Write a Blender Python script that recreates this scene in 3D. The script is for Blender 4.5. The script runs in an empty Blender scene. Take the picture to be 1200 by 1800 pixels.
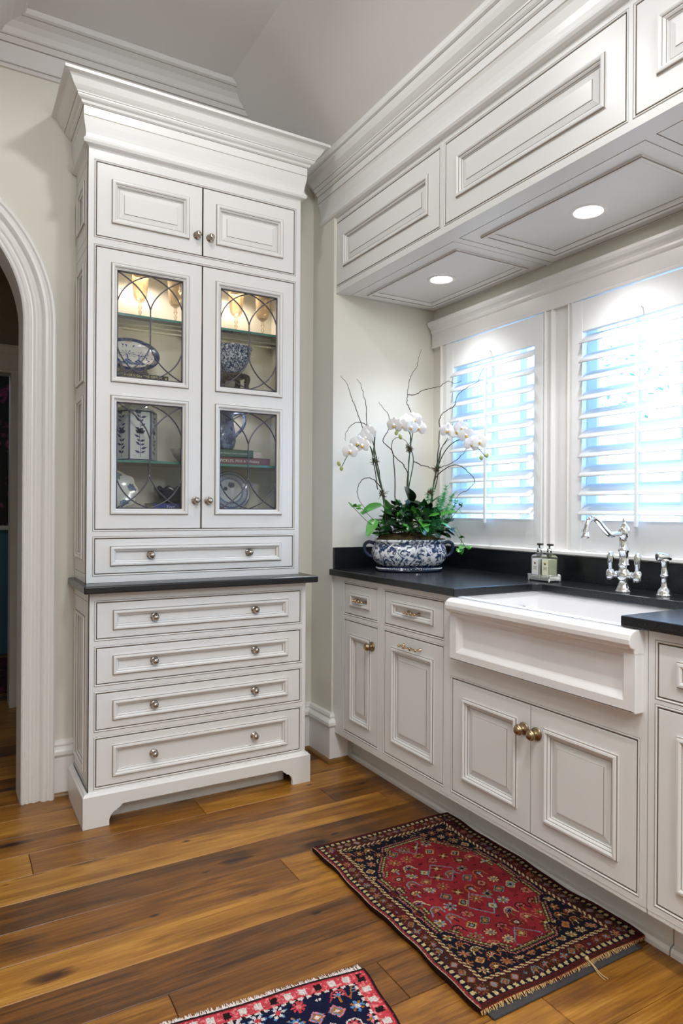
import bpy, bmesh, math, random
from math import sin, cos, pi, radians, sqrt, hypot, atan2
from mathutils import Vector, Matrix
random.seed(7)
SC = bpy.context.scene
COL = SC.collection
EYE = 1.22

# ------------------------------------------------------------------ camera, world, exposure
def setup_camera():
    yaw, rol = radians(30.0), radians(0.343)
    F = Vector((sin(yaw), cos(yaw), 0)); R = Vector((cos(yaw), -sin(yaw), 0)); U = Vector((0, 0, 1))
    R2 = R*cos(rol) + U*sin(rol); U2 = -R*sin(rol) + U*cos(rol)
    cd = bpy.data.cameras.new('camera'); co = bpy.data.objects.new('camera', cd); COL.objects.link(co)
    M = Matrix((R2, U2, -F)).transposed().to_4x4(); M.translation = (0, 0, EYE)
    co.matrix_world = M
    cd.sensor_fit = 'HORIZONTAL'; cd.sensor_width = 24.0; cd.lens = 1195.3/1200*24.0
    cd.shift_y = -2.8/1200; cd.clip_start = 0.02; cd.clip_end = 200
    SC.camera = co
setup_camera()
wd = bpy.data.worlds.new('sky'); SC.world = wd; wd.use_nodes = True
bgn = wd.node_tree.nodes['Background']
bgn.inputs[0].default_value = (0.29, 0.56, 1.0, 1); bgn.inputs[1].default_value = 10.0
vs = SC.view_settings
vs.view_transform = 'Standard'; vs.look = 'None'; vs.gamma = 1.0; vs.use_curve_mapping = False
vs.exposure = 0.33
SC.cycles.use_denoising = True
SC.cycles.max_bounces = 8; SC.cycles.diffuse_bounces = 5; SC.cycles.glossy_bounces = 4
SC.cycles.transparent_max_bounces = 24
SC.cycles.sample_clamp_indirect = 6.0
SC.cycles.caustics_reflective = False; SC.cycles.caustics_refractive = False

def spot(name, loc, watt, col=(1, .93, .84), ang=130, blend=.7, rad=.05, aim=(0, 0, -1), parent=None):
    ld = bpy.data.lights.new(name, 'SPOT'); ld.energy = watt; ld.color = col
    ld.spot_size = radians(ang); ld.spot_blend = blend; ld.shadow_soft_size = rad
    o = bpy.data.objects.new(name, ld); COL.objects.link(o); o.location = loc
    o.rotation_euler = Vector(aim).to_track_quat('-Z', 'Y').to_euler()
    if parent: o.parent = parent
    return o
# recessed ceiling cans of the room, all above the frame
CANS = [(.68, 2.02, 3.205, 21), (.68, .55, 3.205, 60), (.68, -1.0, 3.205, 40),
        (-.75, 1.75, 3.02, 10), (-.75, .2, 3.02, 40), (-.75, -1.2, 3.02, 36), (-1.9, .2, 3.02, 30)]
for cx_, cy_, cz_, w_ in CANS:
    spot('ceiling_can_lamp', (cx_, cy_, cz_), w_, (1, .985, .97), 168 if cy_ > 2 else 130, .35 if cy_ > 2 else .7)
# unseen point lamps added above and behind the camera to brighten ceiling and cabinets
for p_, w_ in (((.75, -1.1, 2.5), 48), ((.25, .35, 2.82), 30)):
    ld = bpy.data.lights.new('fill_lamp', 'POINT'); ld.energy = w_; ld.color = (.93, .97, 1); ld.shadow_soft_size = .14
    lo = bpy.data.objects.new('fill_lamp', ld); COL.objects.link(lo); lo.location = p_

# ------------------------------------------------------------------ materials
def C(h):
    h = h.lstrip('#'); r = [int(h[i:i+2], 16)/255 for i in (0, 2, 4)]
    return tuple((c/12.92 if c <= .04045 else ((c+.055)/1.055)**2.4) for c in r)
MATS = {}
def newmat(n):
    m = bpy.data.materials.new(n); m.use_nodes = True; MATS[n] = m
    return m, m.node_tree.nodes, m.node_tree.links, m.node_tree.nodes['Principled BSDF']
def mat(n, col, rough=.5, metal=0., spec=.5, var=0., vscale=6., bump=0., bscale=80., coat=0., emit=None, es=0.):
    m, N, L, b = newmat(n)
    b.inputs['Base Color'].default_value = (*col, 1); b.inputs['Roughness'].default_value = rough
    b.inputs['Metallic'].default_value = metal; b.inputs['Specular IOR Level'].default_value = spec
    b.inputs['Coat Weight'].default_value = coat
    if emit:
        b.inputs['Emission Color'].default_value = (*emit, 1); b.inputs['Emission Strength'].default_value = es
    if var or bump:
        tc = N.new('ShaderNodeTexCoord')
    if var:
        nz = N.new('ShaderNodeTexNoise'); nz.inputs['Scale'].default_value = vscale; nz.inputs['Detail'].default_value = 5
        L.new(tc.outputs['Object'], nz.inputs['Vector'])
        mr = N.new('ShaderNodeMapRange'); mr.inputs['To Min'].default_value = 1-var; mr.inputs['To Max'].default_value = 1+var
        L.new(nz.outputs['Fac'], mr.inputs['Value'])
        mx = N.new('ShaderNodeMix'); mx.data_type = 'RGBA'; mx.blend_type = 'MULTIPLY'; mx.inputs['Factor'].default_value = 1
        mx.inputs['A'].default_value = (*col, 1); L.new(mr.outputs['Result'], mx.inputs['B'])
        L.new(mx.outputs['Result'], b.inputs['Base Color'])
    if bump:
        nb = N.new('ShaderNodeTexNoise'); nb.inputs['Scale'].default_value = bscale; nb.inputs['Detail'].default_value = 4
        L.new(tc.outputs['Object'], nb.inputs['Vector'])
        bp = N.new('ShaderNodeBump'); bp.inputs['Strength'].default_value = bump; bp.inputs['Distance'].default_value = .004
        L.new(nb.outputs['Fac'], bp.inputs['Height']); L.new(bp.outputs['Normal'], b.inputs['Normal'])
    return m
def ramp(N, stops, interp='LINEAR'):
    r = N.new('ShaderNodeValToRGB'); r.color_ramp.interpolation = interp
    e = r.color_ramp.elements
    while len(e) < len(stops): e.new(.5)
    for i, (p, c) in enumerate(stops):
        e[i].position = p; e[i].color = (*c, 1)
    return r
PAINT = mat('white_paint', (.78, .785, .775), .32, var=.015, vscale=5, bump=.03, bscale=40)
GLAZE = mat('antique_glaze', (.30, .26, .215), .6)
GAPM = mat('dark_glaze', (.22, .175, .13), .7)
WALLP = mat('cream_wall_paint', (.74, .72, .64), .75, var=.01, bump=.02, bscale=200)
CEILP = mat('ceiling_paint', (.72, .70, .69), .8, bump=.02, bscale=150)
TRIM = mat('trim_paint', (.82, .81, .80), .3, bump=.02, bscale=30)
STONE_SINK = mat('fireclay_white', (.84, .83, .83), .08, spec=.6, coat=.3)
SHUT = mat('shutter_white', (.86, .87, .88), .35)
DARKIN = mat('cabinet_inside', (.20, .17, .13), .8)
NICKEL = mat('polished_nickel', (.50, .44, .38), .16, 1.0)
CHROME = mat('chrome', (.86, .87, .88), .05, 1.0)
BRONZE = mat('aged_brass', (.38, .29, .17), .24, 1.0, var=.25, vscale=60)
BRASSP = mat('pull_brass', (.66, .48, .30), .2, 1.0)
LEAD = mat('lead_came', (.10, .10, .12), .35, .7)
BLACKP = mat('black_plastic', (.03, .022, .02), .4)
DARKWOOD = mat('dark_wood_stand', (.035, .022, .015), .4)
EMITW = mat('lamp_lens', (1, 1, 1), .5, emit=(1, .97, .92), es=22)
PUCK = mat('puck_and_fill_lens', (1, 1, 1), .5, emit=(1, .9, .75), es=6)
OAKSHOE = mat('oak_shoe', C('#7a5a2c'), .4, var=.2, vscale=12)

def m_granite():
    m, N, L, b = newmat('black_granite')
    tc = N.new('ShaderNodeTexCoord'); nz = N.new('ShaderNodeTexNoise'); nz.inputs['Scale'].default_value = 420; nz.inputs['Detail'].default_value = 3
    L.new(tc.outputs['Object'], nz.inputs['Vector'])
    r = ramp(N, [(.45, (.004, .005, .007)), (.62, (.010, .012, .016)), (.75, (.06, .065, .075))])
    L.new(nz.outputs['Fac'], r.inputs['Fac']); L.new(r.outputs['Color'], b.inputs['Base Color'])
    b.inputs['Roughness'].default_value = .27; b.inputs['Specular IOR Level'].default_value = .6
    return m
GRANITE = m_granite()

def m_wood():
    m, N, L, b = newmat('walnut_plank')
    tc = N.new('ShaderNodeTexCoord'); oi = N.new('ShaderNodeObjectInfo')
    cmb = N.new('ShaderNodeCombineXYZ')
    mul = N.new('ShaderNodeMath'); mul.operation = 'MULTIPLY'; mul.inputs[1].default_value = 37.0
    L.new(oi.outputs['Random'], mul.inputs[0])
    for i in range(3): L.new(mul.outputs[0], cmb.inputs[i])
    add = N.new('ShaderNodeVectorMath'); add.operation = 'ADD'
    L.new(tc.outputs['Object'], add.inputs[0]); L.new(cmb.outputs[0], add.inputs[1])
    def mapped(s):
        mp = N.new('ShaderNodeMapping'); mp.inputs['Scale'].default_value = s; L.new(add.outputs[0], mp.inputs['Vector']); return mp
    # figure: large stretched distorted noise
    m1 = mapped((1.6, 9, 9)); n1 = N.new('ShaderNodeTexNoise'); n1.inputs['Scale'].default_value = 1.0; n1.inputs['Detail'].default_value = 6
    n1.inputs['Roughness'].default_value = .6; n1.inputs['Distortion'].default_value = 1.4; L.new(m1.outputs[0], n1.inputs['Vector'])
    m2 = mapped((5, 150, 60)); n2 = N.new('ShaderNodeTexNoise'); n2.inputs['Scale'].default_value = 1.0; n2.inputs['Detail'].default_value = 5
    n2.inputs['Distortion'].default_value = .4; L.new(m2.outputs[0], n2.inputs['Vector'])
    m3 = mapped((2.6, 6.5, 5)); vo = N.new('ShaderNodeTexVoronoi'); vo.inputs['Scale'].default_value = 1.0; vo.inputs['Randomness'].default_value = 1
    ds = N.new('ShaderNodeVectorMath'); ds.operation = 'ADD'
    sc = N.new('ShaderNodeVectorMath'); sc.operation = 'SCALE'; sc.inputs['Scale'].default_value = .35
    L.new(n1.outputs['Color'], sc.inputs[0]); L.new(m3.outputs[0], ds.inputs[0]); L.new(sc.outputs[0], ds.inputs[1]); L.new(ds.outputs[0], vo.inputs['Vector'])
    kn = N.new('ShaderNodeMapRange'); kn.inputs['From Min'].default_value = .04; kn.inputs['From Max'].default_value = .20
    kn.inputs['To Min'].default_value = 1; kn.inputs['To Max'].default_value = 0; L.new(vo.outputs['Distance'], kn.inputs['Value'])
    # tone = plank random + figure + grain
    base = N.new('ShaderNodeMath'); base.operation = 'MULTIPLY_ADD'; base.inputs[1].default_value = .40
    L.new(oi.outputs['Random'], base.inputs[0])
    f1 = N.new('ShaderNodeMath'); f1.operation = 'MULTIPLY_ADD'; f1.inputs[1].default_value = .75; f1.inputs[2].default_value = -.23
    L.new(n1.outputs['Fac'], f1.inputs[0]); L.new(f1.outputs[0], base.inputs[2])
    g1 = N.new('ShaderNodeMath'); g1.operation = 'MULTIPLY_ADD'; g1.inputs[1].default_value = .42; L.new(n2.outputs['Fac'], g1.inputs[0]); L.new(base.outputs[0], g1.inputs[2])
    m4 = mapped((2.2, 34, 20)); n4 = N.new('ShaderNodeTexNoise'); n4.inputs['Scale'].default_value = 1.0; n4.inputs['Detail'].default_value = 8; n4.inputs['Roughness'].default_value = .68; n4.inputs['Distortion'].default_value = 1.1
    L.new(m4.outputs[0], n4.inputs['Vector'])
    g2 = N.new('ShaderNodeMath'); g2.operation = 'MULTIPLY_ADD'; g2.inputs[1].default_value = .55; L.new(n4.outputs['Fac'], g2.inputs[0])
    sb_ = N.new('ShaderNodeMath'); sb_.operation = 'SUBTRACT'; sb_.inputs[1].default_value = .27; L.new(g1.outputs[0], sb_.inputs[0]); L.new(sb_.outputs[0], g2.inputs[2]); g1 = g2
    k1 = N.new('ShaderNodeMath'); k1.operation = 'MULTIPLY_ADD'; k1.inputs[1].default_value = -.55; L.new(kn.outputs['Result'], k1.inputs[0]); L.new(g1.outputs[0], k1.inputs[2])
    m5 = mapped((5, 11, 6)); v5 = N.new('ShaderNodeTexVoronoi'); v5.inputs['Scale'].default_value = 1.0; L.new(m5.outputs[0], v5.inputs['Vector'])
    p5 = N.new('ShaderNodeMapRange'); p5.inputs['From Min'].default_value = .03; p5.inputs['From Max'].default_value = .10; p5.inputs['To Min'].default_value = -.45; p5.inputs['To Max'].default_value = 0; L.new(v5.outputs['Distance'], p5.inputs['Value'])
    k2 = N.new('ShaderNodeMath'); k2.operation = 'ADD'; L.new(k1.outputs[0], k2.inputs[0]); L.new(p5.outputs['Result'], k2.inputs[1]); k1 = k2
    r = ramp(N, [(.06, C('#22130a')), (.30, C('#4c2f15')), (.5, C('#784b1a')), (.70, C('#9d6b26')), (.92, C('#c28f40'))])
    L.new(k1.outputs[0], r.inputs['Fac']); L.new(r.outputs['Color'], b.inputs['Base Color'])
    rr = N.new('ShaderNodeMapRange'); rr.inputs['To Min'].default_value = .26; rr.inputs['To Max'].default_value = .42
    L.new(n2.outputs['Fac'], rr.inputs['Value']); L.new(rr.outputs['Result'], b.inputs['Roughness'])
    bp = N.new('ShaderNodeBump'); bp.inputs['Strength'].default_value = .12; bp.inputs['Distance'].default_value = .002
    L.new(n2.outputs['Fac'], bp.inputs['Height']); L.new(bp.outputs['Normal'], b.inputs['Normal'])
    return m
WOOD = m_wood()

def m_glass(n, tint=(1, 1, 1), refl=.6, wavy=0., ior=1.45):
    m = bpy.data.materials.new(n); m.use_nodes = True; N = m.node_tree.nodes; L = m.node_tree.links
    N.remove(N['Principled BSDF']); out = N['Material Output']
    t = N.new('ShaderNodeBsdfTransparent'); t.inputs[0].default_value = (*tint, 1)
    g = N.new('ShaderNodeBsdfGlossy'); g.inputs['Roughness'].default_value = .03
    fr = N.new('ShaderNodeFresnel'); fr.inputs['IOR'].default_value = ior
    mul = N.new('ShaderNodeMath'); mul.operation = 'MULTIPLY'; mul.inputs[1].default_value = refl*1.6; L.new(fr.outputs[0], mul.inputs[0])
    mx = N.new('ShaderNodeMixShader'); L.new(mul.outputs[0], mx.inputs[0]); L.new(t.outputs[0], mx.inputs[1]); L.new(g.outputs[0], mx.inputs[2])
    L.new(mx.outputs[0], out.inputs['Surface'])
    if wavy:
        tc = N.new('ShaderNodeTexCoord'); nz = N.new('ShaderNodeTexNoise'); nz.inputs['Scale'].default_value = 22; nz.inputs['Detail'].default_value = 2
        L.new(tc.outputs['Object'], nz.inputs['Vector'])
        bp = N.new('ShaderNodeBump'); bp.inputs['Strength'].default_value = wavy; bp.inputs['Distance'].default_value = .01
        L.new(nz.outputs['Fac'], bp.inputs['Height']); L.new(bp.outputs['Normal'], g.inputs['Normal']); L.new(bp.outputs['Normal'], fr.inputs['Normal'])
    return m
PANE = m_glass('antique_pane_glass', (.97, .98, .97), .8, .35)
WPANE = m_glass('window_glass', (.97, .99, 1), .5)
CRYST = m_glass('amber_crystal', (.97, .92, .84), .4, .2)
SHELFG = m_glass('shelf_glass', (.93, .97, .95), .8)
SHELFE = mat('shelf_glass_edge', (.02, .22, .19), .1, spec=.8)
BOTTG = m_glass('bottle_glass', (.985, .99, .99), .35)
for q_, fac_ in ((CRYST, .16),):   # thin gilt wash on the goblets
    N_ = q_.node_tree.nodes; L_ = q_.node_tree.links; o_ = N_['Material Output']; src = o_.inputs['Surface'].links[0].from_socket
    d_ = N_.new('ShaderNodeBsdfDiffuse'); d_.inputs[0].default_value = (.85, .68, .48, 1); x_ = N_.new('ShaderNodeMixShader'); x_.inputs[0].default_value = fac_
    L_.new(src, x_.inputs[1]); L_.new(d_.outputs[0], x_.inputs[2]); L_.new(x_.outputs[0], o_.inputs['Surface'])

def m_attr(n, rough=.85, spec=.2, bump=0.):
    m, N, L, b = newmat(n)
    a = N.new('ShaderNodeAttribute'); a.attribute_name = 'dye'; L.new(a.outputs['Color'], b.inputs['Base Color'])
    b.inputs['Roughness'].default_value = rough; b.inputs['Specular IOR Level'].default_value = spec
    if bump:
        tc = N.new('ShaderNodeTexCoord'); nz = N.new('ShaderNodeTexNoise'); nz.inputs['Scale'].default_value = 700
        L.new(tc.outputs['Object'], nz.inputs['Vector'])
        bp = N.new('ShaderNodeBump'); bp.inputs['Strength'].default_value = bump; bp.inputs['Distance'].default_value = .003
        L.new(nz.outputs['Fac'], bp.inputs['Height']); L.new(bp.outputs['Normal'], b.inputs['Normal'])
    return m
WOOL = m_attr('knotted_wool', .95, .1, .6)
GLZPAINT = m_attr('painted_glaze', .12, .5)

def m_blot(n, white, blue, scale, lo, hi, rough=.1, dist=1.5, stretch=(1, 1, 1)):
    m, N, L, b = newmat(n)
    tc = N.new('ShaderNodeTexCoord'); mp = N.new('ShaderNodeMapping'); mp.inputs['Scale'].default_value = stretch
    L.new(tc.outputs['Object'], mp.inputs['Vector'])
    nz = N.new('ShaderNodeTexNoise'); nz.inputs['Scale'].default_value = scale; nz.inputs['Detail'].default_value = 7; nz.inputs['Distortion'].default_value = dist
    L.new(mp.outputs[0], nz.inputs['Vector'])
    mid = tuple((w*.45+q*.55) for w, q in zip(white, blue))
    r = ramp(N, [(lo, blue), ((lo+hi)/2, mid), (hi, white)]); L.new(nz.outputs['Fac'], r.inputs['Fac'])
    L.new(r.outputs['Color'], b.inputs['Base Color']); b.inputs['Roughness'].default_value = rough
    return m
DELFT = m_blot('transfer_blue_white', (.78, .81, .84), (.02, .05, .13), 40, .43, .55)
SPECK = m_blot('speckled_blue_white', (.62, .68, .72), (.02, .05, .14), 120, .44, .60, dist=.5)
PITCH = m_blot('blue_grey_pitcher', (.22, .28, .46), (.05, .07, .16), 30, .40, .62)
FLORAL = m_blot('dark_floral_paper', (.006, .008, .010), (.25, .04, .13), 9, .34, .42, .5)
MOSS = mat('sheet_moss', C('#4a4020'), .95, var=.6, vscale=60, bump=1, bscale=160)

# ------------------------------------------------------------------ mesh helpers
class MB:
    def __init__(s): s.v = []; s.f = []; s.m = []; s.s = []
    def add(s, vs, fs, m=0, sm=False):
        o = len(s.v); s.v += [tuple(p) for p in vs]
        for f in fs: s.f.append(tuple(i+o for i in f)); s.m.append(m); s.s.append(sm)
        return s
    def box(s, x0, x1, y0, y1, z0, z1, m=0):
        return s.add([(x0, y0, z0), (x1, y0, z0), (x1, y1, z0), (x0, y1, z0), (x0, y0, z1), (x1, y0, z1), (x1, y1, z1), (x0, y1, z1)],
                     [(0, 3, 2, 1), (4, 5, 6, 7), (0, 1, 5, 4), (1, 2, 6, 5), (2, 3, 7, 6), (3, 0, 4, 7)], m)
    def tbox(s, T, a0, a1, b0, b1, h0, h1, m=0):
        P = [T(a, b, h) for h in (h0, h1) for a, b in ((a0, b0), (a1, b0), (a1, b1), (a0, b1))]
        return s.add(P, [(0, 3, 2, 1), (4, 5, 6, 7), (0, 1, 5, 4), (1, 2, 6, 5), (2, 3, 7, 6), (3, 0, 4, 7)], m)
    def rings(s, T, rect, prof, fill=True, m=0):
        a0, a1, b0, b1 = rect; prev = None
        for it in prof:
            i, h = it[0], it[1]; mm = it[2] if len(it) > 2 else m
            loop = [T(a0+i, b0+i, h), T(a1-i, b0+i, h), T(a1-i, b1-i, h), T(a0+i, b1-i, h)]
            if prev: s.add(prev+loop, [(k, (k+1) % 4, 4+(k+1) % 4, 4+k) for k in range(4)], mm)
            prev = loop
        if fill: s.add(prev, [(0, 1, 2, 3)], m)
        return s
    def gridframe(s, T, outer, holes, h=0, m=0):
        A = sorted({outer[0], outer[1], *[x for q in holes for x in q[:2]]}); B = sorted({outer[2], outer[3], *[x for q in holes for x in q[2:]]})
        for i in range(len(A)-1):
            for j in range(len(B)-1):
                ca, cb = (A[i]+A[i+1])/2, (B[j]+B[j+1])/2
                if any(q[0] < ca < q[1] and q[2] < cb < q[3] for q in holes): continue
                s.add([T(A[i], B[j], h), T(A[i+1], B[j], h), T(A[i+1], B[j+1], h), T(A[i], B[j+1], h)], [(0, 1, 2, 3)], m)
        return s
    def lathe(s, prof, seg=24, M=None, m=0, sm=True, sx=1., sy=1., cap=True):
        M = M or Matrix(); n = len(prof); V = []
        for r, z in prof:
            for k in range(seg):
                a = 2*pi*k/seg; V.append(M @ Vector((r*cos(a)*sx, r*sin(a)*sy, z)))
        Fc = [(i*seg+k, i*seg+(k+1) % seg, (i+1)*seg+(k+1) % seg, (i+1)*seg+k) for i in range(n-1) for k in range(seg)]
        if cap and prof[0][0] > 1e-6: Fc.append(tuple(range(seg-1, -1, -1)))
        if cap and prof[-1][0] > 1e-6: Fc.append(tuple((n-1)*seg+k for k in range(seg)))
        return s.add(V, Fc, m, sm)
    def tube(s, pts, rad, seg=8, m=0, sm=True, cap=True):
        pts = [Vector(p) for p in pts]; n = len(pts)
        if not hasattr(rad, '__len__'): rad = [rad]*n
        V = []; ref = None
        for i, p in enumerate(pts):
            t = (pts[min(i+1, n-1)]-pts[max(i-1, 0)]).normalized()
            if ref is None: ref = Vector((0, 0, 1)) if abs(t.z) < .9 else Vector((1, 0, 0))
            a = t.cross(ref)
            if a.length < 1e-5: a = t.cross(Vector((.3, .8, .5)))
            a.normalize(); b = a.cross(t).normalized(); ref = b if abs(t.dot(b)) < .9 else ref
            for k in range(seg):
                an = 2*pi*k/seg; V.append(p+(a*cos(an)+b*sin(an))*rad[i])
        Fc = [(i*seg+k, i*seg+(k+1) % seg, (i+1)*seg+(k+1) % seg, (i+1)*seg+k) for i in range(n-1) for k in range(seg)]
        if cap: Fc += [tuple(range(seg-1, -1, -1)), tuple((n-1)*seg+k for k in range(seg))]
        return s.add(V, Fc, m, sm)
    def sweep(s, path, prof, side=1, m=0, cap=True, sm=False):
        """profile (offset, z) carried along a plan polyline with mitred corners; offset to the left of travel when side=1"""
        P = [Vector((x, y)) for x, y in path]; n = len(P); D = [(P[i+1]-P[i]).normalized() for i in range(n-1)]
        nor = [Vector((-d.y, d.x))*side for d in D]; mit = []
        for i in range(n):
            if i == 0: mit.append(nor[0])
            elif i == n-1: mit.append(nor[-1])
            else:
                q = nor[i-1]+nor[i]; mit.append(q/(q.dot(nor[i])))
        k = len(prof); V = []
        for i in range(n):
            for it in prof: o = P[i]+mit[i]*it[0]; V.append((o.x, o.y, it[1]))
        for j in range(k-1):
            mm = prof[j+1][2] if len(prof[j+1]) > 2 else m
            s.add([V[i*k+jj] for i in range(n) for jj in (j, j+1)], [(2*i, 2*i+1, 2*i+3, 2*i+2) for i in range(n-1)], mm, sm)
        if cap:
            s.add(V[:k], [tuple(range(k))], m); s.add(V[-k:], [tuple(range(k-1, -1, -1))], m)
        return s
    def prism(s, T, poly, h0, h1, m=0):
        n = len(poly); V = [T(a, b, h0) for a, b in poly]+[T(a, b, h1) for a, b in poly]
        return s.add(V, [tuple(range(n-1, -1, -1)), tuple(range(n, 2*n))]+[(i, (i+1) % n, n+(i+1) % n, n+i) for i in range(n)], m)
    def mesh(s, name, mats):
        me = bpy.data.meshes.new(name); me.from_pydata(s.v, [], s.f)
        for q in (mats if isinstance(mats, (list, tuple)) else [mats]): me.materials.append(q)
        me.polygons.foreach_set('material_index', s.m); me.polygons.foreach_set('use_smooth', s.s)
        bm = bmesh.new(); bm.from_mesh(me)
        bmesh.ops.remove_doubles(bm, verts=bm.verts, dist=1e-6)
        bmesh.ops.recalc_face_normals(bm, faces=bm.faces); bm.to_mesh(me); bm.free()
        return me
    def build(s, name, mats, parent=None, bevel=0., seg=2):
        o = bpy.data.objects.new(name, s.mesh(name, mats)); COL.objects.link(o)
        if parent: attach(o, parent)
        if bevel:
            md = o.modifiers.new('bevel', 'BEVEL'); md.width = bevel; md.segments = seg; md.limit_method = 'ANGLE'; md.angle_limit = radians(40)
        return o
def attach(o, parent):
    # geometry is written in world coordinates, so undo the parent's place
    o.parent = parent; o.matrix_parent_inverse = WM[parent.name].inverted() if parent.name in WM else Matrix()
WM = {}
def thing(name, label, cat, loc=(0, 0, 0), group=None):
    o = bpy.data.objects.new(name, None); COL.objects.link(o); o.location = loc; o.empty_display_size = .05
    WM[o.name] = Matrix.Translation(loc)
    return tag(o, label, cat, group)
def tag(o, label, cat, group=None):
    o['label'] = label; o['category'] = cat
    if group: o['group'] = group
    return o
def struct(o): o['kind'] = 'structure'; return o
def inst(me, name, M, parent=None):
    o = bpy.data.objects.new(name, me); COL.objects.link(o); o.matrix_world = M
    if parent: attach(o, parent)
    return o
def frameM(o, z, x=None):
    z = Vector(z).normalized(); x = Vector(x) if x is not None else (Vector((0, 0, 1)) if abs(z.z) < .9 else Vector((1, 0, 0)))
    x = (x-z*x.dot(z)).normalized(); y = z.cross(x)
    M = Matrix((x, y, z)).transposed().to_4x4(); M.translation = o; return M
def smooth(pts, n=6):
    pts = [Vector(p) for p in pts]; out = []
    for i in range(len(pts)-1):
        p0, p1, p2, p3 = pts[max(i-1, 0)], pts[i], pts[i+1], pts[min(i+2, len(pts)-1)]
        for k in range(n):
            t = k/n; out.append(.5*((2*p1)+(-p0+p2)*t+(2*p0-5*p1+4*p2-p3)*t*t+(-p0+3*p1-3*p2+p3)*t**3))
    out.append(pts[-1]); return out
def dyemesh(name, V, Fc, cols, material, parent=None, sm=False):
    me = bpy.data.meshes.new(name); me.from_pydata(V, [], Fc); me.materials.append(material)
    at = me.attributes.new('dye', 'FLOAT_COLOR', 'FACE')
    at.data.foreach_set('color', [x for c in cols for x in (*c, 1.0)])
    if sm: me.polygons.foreach_set('use_smooth', [True]*len(Fc))
    o = bpy.data.objects.new(name, me); COL.objects.link(o)
    if parent: attach(o, parent)
    return o
def text(body, name, M, size, material, parent=None, align='CENTER', shear=0., ext=.0003):
    cu = bpy.data.curves.new(name, 'FONT'); cu.body = body; cu.size = size; cu.align_x = align; cu.align_y = 'CENTER'; cu.extrude = ext; cu.shear = shear
    cu.materials.append(material); tmp = bpy.data.objects.new(name, cu); COL.objects.link(tmp); bpy.context.view_layer.update()
    me = bpy.data.meshes.new_from_object(tmp.evaluated_get(bpy.context.evaluated_depsgraph_get())); bpy.data.objects.remove(tmp)
    o = bpy.data.objects.new(name, me); COL.objects.link(o); o.matrix_world = M
    if parent: attach(o, parent)
    return o

# ------------------------------------------------------------------ room dimensions
YB = 3.10                      # back wall (hutch and arch)
XW = 2.225                     # window wall
YN = 2.885                     # end wall of the window niche
XS = 1.615                     # face of the short return wall between hutch recess and niche
ZC, ZLOW, XCR, XTRAY = 3.215, 3.03, 1.12, .185   # tray ceiling, lowered ceiling, crease, tray edge
SL = .75                       # slope of the ceiling towards the window wall
XMIN, YMIN = -2.6, -2.4
ARC = (-.264, 1.992)           # centre of the arch
RO, RI = .653, .522

# floor with separate planks
fl = struct(MB().box(XMIN, XW+.1, YMIN, 7.0, -.06, -.004).build('floor', mat('floor_joint', (.03, .018, .01), .8)))
seam0, PW = 2.63, .1555
joints = {-1: [.9], 0: [.251, 1.413], 1: [-.35, 1.62], 2: [.35-1.0, 1.75], 3: [-.6, 1.008], 4: [-.2, 1.5], 5: [-.9, .12+1.45], 6: [.485, 1.9], 7: [-.5, 1.008], 8: [-.1, 1.65], 9: [.2, 1.296], 10: [-.4, 1.1]}
rw = random.Random(3)
def plank(x0, x1, y0, y1):
    cx, cy = (x0+x1)/2, (y0+y1)/2; g = .0009
    me = MB()
    me.rings(lambda a, b, h: (a, b, h), (x0-cx+g, x1-cx-g, y0-cy+g, y1-cy-g), [(0, -.004), (0, -.0012), (.0012, 0)])
    o = me.build('plank', WOOD); o.location = (cx, cy, 0); o.parent = fl
for k in range(-26, 21):
    y1 = seam0-k*PW; y0 = y1-PW
    if y0 > YB+.2: xa, xb = -1.0, .9
    elif y0 > 2.9: xa, xb = -1.4, 1.76
    else: xa, xb = -1.4, 1.76
    xs = [xa]+[x for x in (joints.get(k) or [xa+rw.uniform(.3, .9), xa+rw.uniform(1.5, 2.6)]) if xa+.1 < x < xb-.1]+[xb]
    for i in range(len(xs)-1): plank(xs[i], xs[i+1], y0, y1)

# back wall with arched opening
def backwall():
    m = MB(); A = ARC[0]; seg = 40; y0, y1 = YB, YB+.15
    arc = [(A+RI*cos(pi*k/seg), ARC[1]+RI*sin(pi*k/seg)) for k in range(seg+1)]   # right to left
    hole = [(A+RI, 0)]+arc+[(A-RI, 0)]
    for y in (y0, y1):
        for poly in ([(A+RI, 0), (2.4, 0), (2.4, ARC[1]), (A+RI, ARC[1])], [(XMIN, 0), (A-RI, 0), (A-RI, ARC[1]), (XMIN, ARC[1])]):
            m.add([(x, y, z) for x, z in poly], [(0, 1, 2, 3)])
        for k in range(seg):
            (xa, za), (xb, zb) = arc[k], arc[k+1]
            m.add([(xa, y, za), (xa, y, 3.4), (xb, y, 3.4), (xb, y, zb)], [(0, 1, 2, 3)])
        m.add([(A+RI, y, ARC[1]), (2.4, y, ARC[1]), (2.4, y, 3.4), (A+RI, y, 3.4)], [(0, 1, 2, 3)])
        m.add([(XMIN, y, ARC[1]), (A-RI, y, ARC[1]), (A-RI, y, 3.4), (XMIN, y, 3.4)], [(0, 1, 2, 3)])
    return struct(m.build('wall_back', WALLP))
backwall()
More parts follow.
